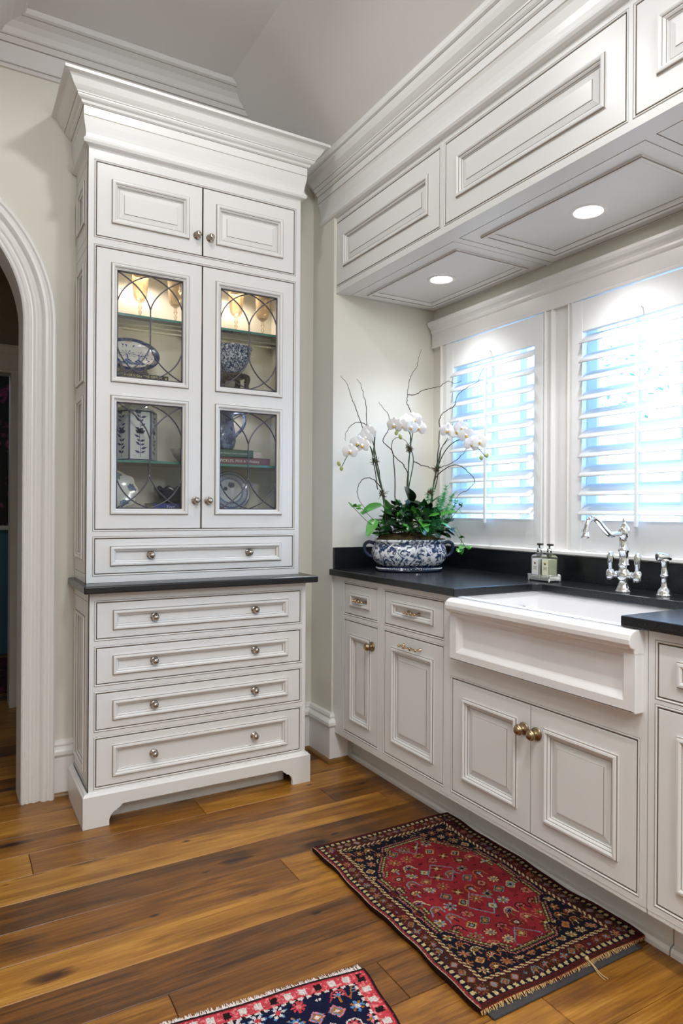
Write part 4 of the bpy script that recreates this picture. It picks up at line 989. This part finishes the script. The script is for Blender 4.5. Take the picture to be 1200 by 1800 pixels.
def platcol(f, a, x, y):
    if f > .96: return C('#6a7488')
    if f > .90: return C('#a9b4c0')
    if f > .84: return C('#5d6d90')
    if f > .66: return C('#b4bfc8') if sin(a*40)*sin(f*60) < .4 else C('#7d8ca8')
    if f > .60: return C('#7080a2')
    if hypot(x-.1, y-.3) < .16 or hypot(x+.2, y-.1) < .1: return C('#39486e')
    return C('#c4cbd0')
lp = thing('dinner_plate', 'large round blue rimmed plate leaning in the lower right of the hutch', 'plate', (1.14, 3.03, BOT))
disc('plate', 1.140, 1.3085, 3.025, .098, .094, radians(12), platcol, lp, 22, 80, .014)

# ------------------------------------------------------------------ planter and flowers
PX, PY = 1.890, 2.632
ER, ED = Vector((cos(radians(24)), -sin(radians(24)), 0)), Vector((sin(radians(24)), cos(radians(24)), 0))
def pl(r, up, d=0.):    # centimetres from the planter's foot: along its length, up, towards the corner
    return Vector((PX, PY, SC_Z))+ER*(r/100)+ED*(d/100)+Vector((0, 0, up/100))
PM = Matrix((ER, ED, Vector((0, 0, 1)))).transposed().to_4x4(); PM.translation = (PX, PY, SC_Z)
po = thing('footbath_planter', 'oval blue and white transferware footbath planter on the granite counter', 'planter', (PX, PY, SC_Z))
def oval(m, prof, n=64, mm=0):
    V = []
    for a_, b_, z in prof:
        for k in range(n):
            t = 2*pi*k/n; c, s = cos(t), sin(t); e = .8
            V.append(PM @ Vector((a_*math.copysign(abs(c)**e, c), b_*math.copysign(abs(s)**e, s), z)))
    q = len(prof); Fc = [(i*n+k, i*n+(k+1) % n, (i+1)*n+(k+1) % n, (i+1)*n+k) for i in range(q-1) for k in range(n)]
    m.add(V, Fc, mm, True); m.add(V[:n], [tuple(range(n-1, -1, -1))], mm); return m
oval(MB(), [(.135, .088, .024), (.152, .100, .032), (.172, .115, .055), (.178, .121, .085), (.172, .116, .112), (.162, .108, .126), (.164, .110, .134), (.172, .117, .140), (.172, .117, .147), (.164, .110, .149), (.155, .102, .138), (.150, .098, .120)]).build('body', DELFT, po)
oval(MB(), [(.150, .101, .0), (.156, .106, .003), (.157, .107, .008), (.152, .103, .011), (.152, .103, .018), (.148, .099, .022), (.136, .089, .025)]).build('foot', mat('navy_glaze', C('#1c2740'), .12), po)
bead = MB().lathe([(0, -.0032), (.0022, -.0022), (.0032, 0), (.0022, .0022), (0, .0032)], 8).mesh('bead', mat('bead_white', (.75, .78, .8), .15))
for k in range(90):
    t = 2*pi*k/90
    if sin(t) > .35: continue
    c, s = cos(t), sin(t)
    p = PM @ Vector((.153*math.copysign(abs(c)**.8, c), .104*math.copysign(abs(s)**.8, s), .0145)); inst(bead, 'bead', Matrix.Translation(p), po)
for s in (-1, 1):
    MB().tube(smooth([pl(s*16.6, 12.8), pl(s*19.2, 13.6), pl(s*21.2, 12.2), pl(s*21.0, 9.2), pl(s*19.2, 7.2), pl(s*17.2, 6.6)], 5), [.008]*26, 12).build('handle', mat('handle_blue', C('#1b2a48'), .12) if 'handle_blue' not in MATS else MATS['handle_blue'], po)
# moss
rm = random.Random(11)
m = MB(); V = []; n = 48; nr = 10
for i in range(nr+1):
    for k in range(n):
        f = i/nr; t = 2*pi*k/n; V.append(pl(17.0*f*cos(t)*(1+.04*rm.gauss(0, 1)), 14.2+2.8*(1-f**3)+rm.uniform(-.6, 1.2), 11.6*f*sin(t)*(1+.04*rm.gauss(0, 1))))
m.add(V, [(i*n+k, i*n+(k+1) % n, (i+1)*n+(k+1) % n, (i+1)*n+k) for i in range(nr) for k in range(n)], 0, False)
mo = m.build('moss', MOSS); mo['kind'] = 'stuff'; mo['label'] = 'brown green moss mounded over the planter rim'; mo['category'] = 'moss'
def mossball(c, s, parent):
    m = MB(); r = random.Random(int(c.x*1000)+int(c.z*1000))
    for i in range(70):
        d = Vector((r.gauss(0, 1), r.gauss(0, 1), r.gauss(0, 1.3))).normalized()*s*r.uniform(.5, 1.35); q = Vector((r.gauss(0, 1), r.gauss(0, 1), r.gauss(0, 1))).normalized()*s*.5
        m.tube([c+d*.2, c+d*.8+q*.3, c+d+q], [.0012, .001, .0006], 4, cap=False)
    o = m.build('moss_tie', MOSS, parent); o['kind'] = 'stuff'
# orchids
PET = mat('orchid_white', (.88, .88, .90), .5); LIPY = mat('orchid_lip', (.80, .50, .06), .5); STEMG = mat('flower_stem', C('#3d5a34'), .5); BUD = mat('bud_green', C('#a3ad62'), .5); TWIG = mat('willow_twig', C('#3b2c22'), .7, var=.3, vscale=40)
for mm_ in (PET,):
    b = mm_.node_tree.nodes['Principled BSDF']; b.inputs['Subsurface Weight'].default_value = .15; b.inputs['Subsurface Radius'].default_value = (.01, .01, .01)
def petal(L, W, cup, n=6, q=6):
    m = MB(); V = []
    for i in range(n+1):
        f = i/n; w = W*sin(pi*min(1, f*.93+.07))**.6*(1 if f < 1 else .2)
        for j in range(q+1):
            g = -1+2*j/q; V.append((L*f, w*g, cup*(f*f-.3*f)+cup*.6*g*g))
    m.add(V, [(i*(q+1)+j, i*(q+1)+j+1, (i+1)*(q+1)+j+1, (i+1)*(q+1)+j) for i in range(n) for j in range(q)], 0, True); return m
ME_P = petal(.034, .022, -.005).mesh('petal', PET); ME_S = petal(.033, .013, -.006).mesh('sepal', PET)
mm = MB(); mm.lathe([(0, -.002), (.004, 0), (.0055, .006), (.003, .012), (0, .013)], 10); mm.lathe([(0, 0), (.006, .003), (.004, .009), (0, .011)], 8, Matrix.Translation((0, -.006, .003)), 1); ME_L = mm.mesh('flower', [PET, LIPY])
ME_B = MB().lathe([(0, -.014), (.006, -.009), (.009, 0), (.006, .009), (0, .013)], 10).mesh('bud', BUD)
def flower(parent, p, face, roll=0., s=1.0):
    M = frameM(p, face, (0, 0, 1)) @ Matrix.Rotation(-pi/2+roll, 4, 'Z') @ Matrix.Scale(s, 4)
    o = inst(ME_L, 'flower', M, None); attach(o, parent); fm = M
    for me, a in ((ME_P, 8), (ME_P, 172), (ME_S, 90), (ME_S, 215), (ME_S, 325)):
        c = bpy.data.objects.new(me.name, me); COL.objects.link(c); c.parent = o
        c.matrix_local = Matrix.Translation((0, 0, .002 if me is ME_P else .0)) @ Matrix.Rotation(radians(a), 4, 'Z') @ Matrix.Rotation(radians(-6), 4, 'Y')
CAMD = Vector((-.55, -.82, -.05))
def orchid(label, stems, ties, flowers, buds):
    t = thing('orchid_plant', label, 'orchid', stems[0][0], 'orchids in the footbath planter')
    for st_ in stems: p = smooth(st_, 5); MB().tube(p, [.0032-.0014*i/len(p) for i in range(len(p))], 8).build('stem', STEMG, t)
    for c, s in ties: mossball(c, s, t)
    for p, dx, ro, s in flowers: flower(t, p, (CAMD+Vector((dx, dx*-.3, random.uniform(-.25, .1)))), ro, s)
    for p in buds: inst(ME_B, 'bud', frameM(p, (random.uniform(-.5, .5), -.3, -1)), t)
O1S = [[(-10.5, 18.3, 0.0), (-11.8, 29.1, 0.0), (-14.0, 41.2, -1.0), (-16.7, 51.4, -2.0), (-18.8, 57.3, -3.0), (-21.3, 59.4, -4.0), (-25.0, 58.4, -6.0), (-29.6, 54.6, -7.0), (-32.8, 48.7, -7.0)], [(-9.4, 19.6, 1.0), (-11.6, 33.1, 1.0), (-14.8, 43.8, 0.0), (-16.7, 51.9, -1.0), (-16.9, 60.0, -1.0), (-16.4, 65.4, -1.0)]]
O2S = [[(0.3, 18.3, 0.0), (-0.5, 33.1, 0.0), (-0.5, 46.5, 0.0), (0.0, 57.3, -1.0), (0.3, 63.2, -1.0), (-1.3, 66.4, -2.0), (-4.6, 68.1, -4.0), (-7.3, 65.4, -5.0)], [(1.9, 19.6, 1.0), (-0.3, 35.8, 1.0), (1.9, 51.4, 0.0), (0.5, 58.6, 0.0), (0.3, 65.4, 0.0)]]
O3S = [[(8.9, 18.3, 0.0), (10.5, 33.1, 0.0), (12.1, 42.5, -0.1), (13.4, 49.1, -1.4), (15.5, 55.6, -4.6), (18.4, 59.8, -8.7), (22.0, 61.0, -13.6), (26.2, 57.2, -20.3), (29.2, 52.3, -24.7)], [(11.0, 19.6, 1.0), (11.6, 38.5, 1.0), (13.2, 48.6, -0.2), (14.6, 57.0, -1.7), (17.3, 62.6, -4.6)]]
def pls(a): return [[pl(*q) for q in s] for s in a]
orchid('white orchid leaning to the left over the planter', pls(O1S), [(pl(*q), .019) for q in [(-16.7, 51.4, -1.0), (-12.9, 36.3, 0.0)]], [(pl(*q), random.uniform(-.35, .35), random.uniform(-.3, .3), 1.12) for q in [(-21.8, 62.1, -5.0), (-25.6, 59.4, -6.0), (-29.3, 55.4, -8.0), (-23.4, 58.4, -6.0), (-20.2, 64.8, -4.0)]], [pl(*q) for q in [(-33.1, 47.6, -7.0), (-34.2, 49.8, -6.0)]])
orchid('upright white orchid in the middle of the planter', pls(O2S), [(pl(*q), .019) for q in [(-0.3, 57.8, -1.0)]], [(pl(*q), random.uniform(-.5, .5), random.uniform(-.3, .3), 1.12) for q in [(-2.4, 70.2, -4.0), (1.6, 71.3, -2.0), (-5.1, 68.1, -5.0), (4.0, 67.5, -2.0), (-8.3, 68.3, -5.0), (-0.3, 67.5, -4.0)]], [pl(*q) for q in [(-7.3, 64.6, -5.0), (-5.4, 62.7, -5.0)]])
orchid('white orchid leaning right in front of the shutter', pls(O3S), [(pl(*q), .019) for q in [(12.9, 48.1, -1.0), (10.0, 37.4, 0.0)]], [(pl(*q), random.uniform(-.35, .35), random.uniform(-.3, .3), 1.12) for q in [(16.5, 65.9, -6.7), (19.8, 64.9, -11.2), (22.9, 63.0, -15.6), (24.7, 58.6, -18.6), (27.3, 59.3, -21.6), (21.6, 66.8, -12.1)]], [pl(*q) for q in [(27.7, 52.2, -23.0), (29.5, 53.0, -25.2)]])
WIL = [[(-0.8, 38.5, 2.0), (0.3, 54.6, 2.0), (2.4, 70.7, 2.0), (0.3, 77.5, 3.0), (-0.8, 80.7, 3.0), (-0.3, 84.7, 4.0), (0.3, 89.0, 4.0), (1.9, 94.4, 5.0), (4.3, 97.6, 5.0), (5.4, 102.5, 6.0), (6.7, 106.5, 6.0)], [(-0.3, 84.2, 4.0), (3.5, 84.2, 4.0), (8.1, 86.6, 3.0), (14.2, 87.5, -0.3), (17.2, 89.4, -4.3), (19.6, 87.8, -7.9), (21.6, 88.2, -11.0)], [(-14.8, 38.5, 2.0), (-17.5, 54.6, 2.0), (-21.8, 66.4, 2.0), (-25.0, 75.1, 2.0), (-28.0, 82.3, 1.0), (-29.9, 87.4, 0.0), (-33.1, 91.2, 0.0)], [(-12.6, 38.5, 3.0), (-16.1, 57.3, 3.0), (-19.1, 67.5, 3.0), (-20.2, 70.2, 3.0), (-20.4, 78.3, 4.0), (-21.8, 84.2, 4.0), (-22.9, 88.0, 4.0), (-24.7, 91.2, 5.0)], [(-17.5, 54.6, -1.0), (-17.5, 64.0, -2.0), (-22.3, 68.9, -3.0), (-27.7, 68.3, -4.0), (-30.7, 64.3, -4.0), (-31.2, 60.5, -4.0)], [(12.5, 41.1, 1.5), (13.8, 57.1, 0.1), (14.6, 67.7, 0.3), (14.4, 71.5, 0.5), (16.3, 75.2, -1.5), (20.4, 78.0, -4.8), (21.3, 82.0, -5.6), (24.8, 85.7, -9.5), (28.9, 87.7, -12.9), (29.8, 91.0, -13.9), (31.3, 94.2, -14.6)], [(11.3, 42.5, -2.0), (14.6, 47.4, -5.7), (19.6, 49.5, -12.0), (22.7, 46.9, -16.5), (25.4, 42.1, -20.5), (23.5, 38.3, -18.4), (20.3, 36.1, -14.9), (18.7, 33.0, -12.1)], [(-13.7, 39.0, -2.0), (-16.9, 42.2, -3.0), (-20.7, 43.6, -4.0), (-23.9, 41.7, -5.0), (-25.6, 36.9, -5.0), (-23.9, 32.0, -5.0), (-20.7, 27.7, -4.0)], [(-0.5, 45.2, -1.0), (-3.2, 49.8, -2.0), (-8.3, 54.6, -3.0), (-9.1, 59.4, -3.0), (-7.3, 62.4, -3.0), (-3.5, 62.1, -2.0), (-0.8, 58.9, -2.0)], [(-6.7, 33.1, 0.0), (-7.8, 54.6, 0.0), (-12.6, 61.3, 1.0), (-9.4, 67.5, 2.0), (-9.7, 74.0, 3.0), (-12.1, 77.2, 4.0), (-14.3, 79.9, 4.0)], [(1.9, 51.9, 1.0), (8.1, 49.5, 1.0), (12.9, 48.6, 0.0), (17.1, 49.9, -5.4), (21.6, 53.2, -10.2), (24.0, 57.2, -12.8)], [(12.5, 38.5, -0.5), (14.2, 54.4, -2.3), (14.8, 58.1, -3.0), (16.3, 60.6, -4.5), (18.0, 62.0, -6.2)]]
WLAB = ['tall curly willow twig rising highest from the planter centre', 'curly willow side shoot bending right towards the shutter', 'outermost curly willow twig at the far left', 'second curly willow twig from the left above the orchid', 'curly willow twig arched over the left orchid',
        'long curly willow twig reaching up in front of the far shutter', 'curly willow loop right of the orchids in front of the louvers', 'curly willow loop low at the left of the planter', 'curly willow loop beside the middle orchid', 'thin curly willow twig between left and middle orchids', 'short curly willow twig crossing below the right orchid', 'curly willow twig ending in a fork under the right orchid flowers']
for w_, lab in zip(WIL, WLAB):
    p = smooth([pl(*q) for q in w_], 6); n = len(p); r = random.Random(n)
    p = [q+Vector((r.gauss(0, .0012), r.gauss(0, .0012), r.gauss(0, .0012))) for q in p]
    o = MB().tube(p, [.0026-.0017*i/n for i in range(n)], 6).build('willow_twig', TWIG); tag(o, lab, 'twig', 'curly willow twigs')
# ivy and other foliage
LEAFG = [mat('ivy_leaf', C('#1f4a22'), .25), mat('bright_leaf', C('#3f8a2c'), .35), mat('dark_leaf', C('#16301c'), .25)]
def ivyleaf(s):
    out = [(0, 0), (.28, .30), (.12, .52), (.50, .36), (.62, .40), (1.0, 0), (.62, -.40), (.50, -.36), (.12, -.52), (.28, -.30)]
    m = MB(); V = [(0, 0, 0), (.5*s, 0, .06*s)]+[(x*s, y*s, -.10*s*abs(y)*2-.12*s*x*x) for x, y in out[1:]]
    k = list(range(2, len(V))); m.add(V, [(1, 0, k[0])]+[(1, k[i], k[i+1]) for i in range(len(k)-1)]+[(1, k[-1], 0)], 0, True); return m
ME_IV = [ivyleaf(.055).mesh('leaf', g) for g in LEAFG]
def bigleaf(L, W):
    m = MB(); V = []; n = 8
    for i in range(n+1):
        f = i/n; w = W*sin(pi*(f*.9+.1*(1-f)))**.8*(1-f*.35)
        for g in (-1, -.5, 0, .5, 1): V.append((L*f, w*g, .10*L*f-.35*L*f*f+.25*w*abs(g)))
    m.add(V, [(i*5+j, i*5+j+1, (i+1)*5+j+1, (i+1)*5+j) for i in range(n) for j in range(4)], 0, True); return m
ME_BIG = [bigleaf(.11, .034).mesh('leaf', g) for g in LEAFG]
iv = thing('ivy_plant', 'green ivy with many glossy leaves filling the planter', 'ivy', pl(0, 14))
ri = random.Random(5)
def leafat(p, out, me, parent, s=1.):
    out = (out+Vector((ri.gauss(0, .3), ri.gauss(0, .3), ri.gauss(0, .3)))).normalized()
    up = Vector((ri.gauss(0, .35), ri.gauss(0, .35)-.25, 1)); up = (up-out*up.dot(out)).normalized(); y = up.cross(out)
    M = Matrix((out, y, up)).transposed().to_4x4() @ Matrix.Scale(s*ri.uniform(.7, 1.15), 4); M.translation = p
    return inst(me, 'leaf', M, parent)
for i in range(190):
    t = ri.uniform(0, 2*pi); e = ri.uniform(.05, 1.3); rr = ri.uniform(.55, 1.0)
    d = ER*cos(t)*cos(e)+ED*sin(t)*cos(e)+Vector((0, 0, sin(e)))
    p = pl(1.5, 19)+ER*(.185*cos(t)*cos(e)*rr)+ED*(.115*sin(t)*cos(e)*rr)+Vector((0, 0, .150*sin(e)*rr-.02))
    leafat(p, d+Vector((0, 0, -.35)), ME_IV[ri.choice((0, 0, 0, 1, 2, 2))], iv)
    if i % 3 == 0: MB().tube([pl(ri.uniform(-8, 8), 15, ri.uniform(-5, 5)), (p+pl(0, 15))/2+Vector((0, 0, .02)), p], .0012, 5).build('vine', STEMG, iv)
for vine in [[(-14.8, 19.6, -5.0), (-21.5, 23.7, -7.0), (-27.7, 29.9, -8.0), (-29.9, 32.0, -8.0)], [(-17.5, 23.7, -5.0), (-22.3, 28.2, -6.0), (-26.1, 30.9, -7.0)], [(18.3, 19.8, -12.7), (20.9, 13.4, -19.5), (21.9, 11.6, -21.6)], [(16.3, 22.4, -8.5), (19.7, 29.0, -14.2), (20.9, 30.3, -16.5)], [(19.3, 21.2, -12.8), (20.3, 16.0, -17.9), (19.1, 8.8, -18.6)]]:
    p = smooth([pl(*q) for q in vine], 4); MB().tube(p, .0014, 5).build('vine', STEMG, iv)
    for q in p[len(p)//2::2]: leafat(q, Vector((ri.uniform(-1, 1), -.5, ri.uniform(-.4, .4))), ME_IV[1], iv, .62)
al = thing('arrowhead_plant', 'broad pointed leaves rising behind the ivy in the planter', 'houseplant', pl(6, 15, 2))
for r, u, d, dx, dz in ((6, 27, -4, -.3, .5), (10, 31, -1, .3, .6), (-17, 24, -4, -.6, -.5), (-13, 31, 0, -.9, .1), (1, 33, 2, .1, .7), (13, 26, -6, .5, .1), (3, 24, -9, .1, -.4)):
    p = pl(r, u, d); MB().tube([pl(r*.4, 14, d*.5), (pl(r*.6, u*.75, d*.8)), p], .002, 6).build('leaf_stalk', STEMG, al)
    leafat(p, ER*dx+Vector((0, 0, dz))-ED*.35, ME_BIG[ri.choice((0, 1, 2))], al)
fe = thing('asparagus_fern', 'feathery light green asparagus fern at the right of the planter', 'fern', pl(13, 15, 3))
FERN = mat('fern_green', C('#3fa05a'), .6)
for r, u, d in ((15, 34, 2), (19, 40, 4), (21, 36, 0), (13, 39, 6), (17, 30, -5), (21, 29, 2), (10, 36, 4), (12, 30, -7), (16, 36, -4), (18, 34, 5), (22, 33, -3)):
    c = smooth([pl(r*.55, 15, d*.5), pl(r*.75, u*.65, d*.8), pl(r, u, d)], 7); m = MB().tube(c, .0011, 5)
    for q in c[3:]:
        for k in range(46):
            v = Vector((ri.gauss(0, 1), ri.gauss(0, 1), ri.gauss(.4, 1))).normalized()*ri.uniform(.012, .03); w_ = v.orthogonal().normalized()*.0012
            m.add([q-w_, q+w_, q+v], [(0, 1, 2)])
    o = m.build('frond', FERN, fe); o['kind'] = 'stuff'

# ------------------------------------------------------------------ rugs
def hsh(a, b, c=0): 
    x = sin(a*127.1+b*311.7+c*74.7)*43758.5453; return x-math.floor(x)
N1 = dict(red=C('#86252b'), dred=C('#4f1a1b'), navy=C('#12131f'), cream=C('#b9a878'), rust=C('#7c3a22'), pink=C('#a8685c'), olive=C('#6a6030'), blue=C('#6d7f8c'), org=C('#94602f'), brn=C('#3a2018'))
def motif(x, y, cell, seed, pal, ground, dens=.8):
    x, y = x+.0025*sin(y*70+seed), y+.0025*sin(x*63)
    cy = math.floor(y/cell); off = .5*(cy % 2)
    cx = math.floor(x/cell-off); lx, ly = x/cell-off-cx-.5, y/cell-cy-.5; h = hsh(cx, cy, seed); g = hsh(cx, cy, seed+31)
    if h > dens: return pal[1] if abs(lx)+abs(ly) < .16 and abs(lx) > .03 else ground
    r = hypot(lx, ly); an = atan2(ly, lx); k = int(h*6.99); n = len(pal)
    a, b, c, d = (pal[(k+q) % n] for q in range(4))
    if g < .40:      # rosette
        nP = 6 if k % 2 else 8; R = .36+.09*cos(nP*an)
        if r < .09: return a
        if r < .15: return b
        if r < R*.82: return c if cos(nP*an) > -.35 else ground
        return d if r < R and cos(nP*an) > 0 else ground
    if g < .60:      # stepped diamond
        q = abs(lx)+abs(ly); q = math.floor(q*14)/14
        if q < .10: return a
        if q < .22: return c
        if q < .30: return b
        return d if q < .37 else ground
    if g < .82:      # palmette: half rosette on a stalk
        if ly < -.05 and abs(lx) < .05: return b
        if ly > -.12 and r < .40: return (a if r < .14 else c if cos(7*an) > -.1 and r < .30 else d if r > .32 else ground)
        return d if abs(abs(lx)-.28+ly*.6) < .05 and ly < -.05 else ground
    # star with hooked arms
    if max(abs(lx), abs(ly)) < .12: return a
    if min(abs(lx), abs(ly)) < .07 and r < .38: return b
    if abs(abs(lx)-abs(ly)) < .09 and r < .36: return c
    return ground
def rug1(X, Y, W, L):
    n = N1; x, y = X-W/2, Y-L/2; d = min(X, W-X, Y, L-Y); s = Y if min(X, W-X) < min(Y, L-Y) else X
    if X < W/2 and X == d:
        if d < .003: return C('#b09a80')
        if d < .011: return C('#7d2a30')
        if d < .014: return n['navy']
    if d < .006: return n['brn']
    if d < .013: return n['dred']
    if d < .029: return n['cream'] if (s*46) % 1 < .55 and .0155 < d < .0275 else n['navy']
    if d < .062:
        if d < .031 or d > .059: return n['dred']
        return motif(s, d-.028, .034, 3, [n['org'], n['blue'], n['rust'], n['olive'], n['pink']], n['brn'] if hsh(math.floor(s*40), 1) > .5 else n['dred'])
    if d < .080:
        if d < .065 or d > .077: return n['navy']
        return n['cream'] if (s*52+(d-.065)*70) % 1 < .48 else n['dred']
    # medallion
    ax, ay = abs(x), abs(y); lim = .212
    wx = lim-max(0, (ay-.155))*.72
    st = .0
    if .045 < ay % .115 < .075: st = .020
    e = min(wx-st-ax, .335-ay)
    if e > 0:
        if e < .007: return n['pink'] if (s*120) % 1 < .6 else n['brn']
        if e < .012: return n['navy']
        if e < .019: return n['olive'] if (Y*90) % 1 < .7 else n['cream']
        if e < .024: return n['brn']
        g = n['red'] if hsh(math.floor(X*26), math.floor(Y*9), 2) > .35 else C('#772026')
        q = abs(ax-.0)+abs((y+.6) % .2-.1)*.9
        if .050 < q < .055 and ax < .05: return n['blue']
        return motif(X, Y, .050, 9, [n['pink'], n['navy'], n['olive'], n['blue'], n['cream'], n['brn'], n['org']], g, .85)
    if e > -.008: return n['navy']
    if ax > .19 and ay < .16: return motif(X, Y, .03, 4, [n['pink'], n['olive'], n['navy']], n['dred'])
    return motif(X, Y, .040, 6, [n['org'], n['pink'], n['olive'], n['cream'], n['rust'], n['org']], n['navy'], .95)
def rug2(X, Y, W, L):
    c = dict(cor=C('#c8454e'), dcor=C('#a12c38'), navy=C('#161a36'), wh=C('#d8cdc8'), bl=C('#5c8fc0'), och=C('#a86a34'), blk=C('#231b1c'), pk=C('#e07f80'))
    d = min(X, W-X, Y, L-Y); s = Y if min(X, W-X) < min(Y, L-Y) else X
    if d < .006: return c['blk']
    if d < .045:
        if d < .010: return c['dcor']
        q = (s*26) % 1
        if .016 < d < .038 and .25 < q < .72: return c['wh'] if (int(s*26) % 3) else c['blk']
        if .021 < d < .033 and .36 < q < .6: return c['navy']
        return c['cor'] if hsh(math.floor(X*200), math.floor(Y*200)) > .25 else c['pk']
    if d < .053: return c['wh'] if (s*45) % 1 < .6 else c['blk']
    if d < .16: return motif(X, Y, .052, 8, [c['cor'], c['wh'], c['bl'], c['och'], c['pk'], c['cor']], c['navy'], .95)
    if d < .168: return c['wh']
    return motif(X, Y, .06, 5, [c['navy'], c['wh'], c['bl'], c['och']], c['cor'], .9)
def rug(name, label, corner, ang, W, L, nx, ny, fn, frc, thick=.009, wob=.0025, zb=0., fl_len=.010, fsp=.0036, fw=.0012):
    t = thing(name, label, 'rug', corner); M = Matrix.Translation(corner) @ Matrix.Rotation(ang, 4, 'Z')
    r = random.Random(nx); V = []; Fc = []; cols = []
    for j in range(ny+1):
        for i in range(nx+1):
            X, Y = W*i/nx, L*j/ny; wv = wob*(sin(Y*17)+.6*sin(X*23+Y*9)); ex = .004*sin(Y*15)+.002*sin(Y*41); ey = .003*sin(X*18)
            V.append(M @ Vector((X+ex*(1-2*i/nx)*-1, Y+ey, zb+thick+max(wv, -.0035)+r.uniform(0, .0006))))
    for j in range(ny):
        for i in range(nx):
            a = j*(nx+1)+i; Fc.append((a, a+1, a+nx+2, a+nx+1))
            jx, jy = W*(i+.5)/nx, L*(j+.5)/ny
            c = fn(min(max(jx+r.gauss(0, .0007), 0), W), min(max(jy+r.gauss(0, .0007), 0), L), W, L); k = r.uniform(.6, 1.05); cols.append(tuple(min(q*k, 1) for q in c))
    b0 = len(V); edge = [j*(nx+1) for j in range(ny+1)], [j*(nx+1)+nx for j in range(ny+1)], list(range(nx+1)), [ny*(nx+1)+i for i in range(nx+1)]
    for ed in edge:
        o0 = len(V); V += [Vector((V[q].x, V[q].y, zb+.0008)) for q in ed]
        for q in range(len(ed)-1): Fc.append((ed[q], ed[q+1], o0+q+1, o0+q)); cols.append(C('#7a2c22') if len(ed) == nx+1 else C('#2a1712'))
    dyemesh('pile', V, Fc, cols, WOOL, t)
    m = MB()
    for y, s in ((0, -1), (L, 1)):
        for i in range(int(W/fsp)):
            x = i*fsp+r.uniform(-.5, .5)*fsp; l = r.uniform(.4, 1.0)*fl_len; a = M @ Vector((x, y+.003*sin(x*18), zb+thick*.75)); b = M @ Vector((x+r.uniform(-.006, .006), y+s*l, zb+.0015+r.uniform(0, .003))); w = Vector((fw, 0, 0))
            m.add([a-w, a+w, b+w*.6, b-w*.6], [(0, 1, 2, 3)])
    o = m.build('fringe', mat('fringe_'+name, frc, .95), t); o['kind'] = 'stuff'
    return t, M
tr1, RM = rug('oriental_rug', 'dark red oriental rug with medallion in front of the sink cabinet', (1.118, 1.248, 0), radians(-.6), .60, .895, 250, 370, rug1, C('#b89a66'), .012, .0022, .006)
PADM = mat('felt_pad', (.045, .042, .045), .95, bump=.8, bscale=300)
o = MB(); o.box(1.135, 1.685, 1.222, 2.10, .0005, .0065); pad = o.build('rug_pad', PADM, None, .002, 2); tag(pad, 'grey felt pad showing under the near edge of the dark red rug', 'rug pad')
tas = MB()
for k in range(2): tas.tube(smooth([(1.487+.003*k, 1.25, .021), (1.49+.003*k, 1.232, .014), (1.486+.006*k, 1.205, .004), (1.484+.011*k, 1.185, .0025)], 4), .0013, 5)
tas.lathe([(0, -.008), (.005, -.004), (.006, .002), (0, .008)], 8, Matrix.Translation((1.489, 1.248, .0215)))
tas.build('loose_tassel', mat('tassel', C('#c2a878'), .9), tr1)
rug('oriental_rug', 'bright coral and navy oriental rug at the bottom edge of the picture', (.235, .62, 0), radians(-6), .62, .98, 200, 320, rug2, C('#e2dad6'), .010, .001, 0., .024, .0013, .0012)
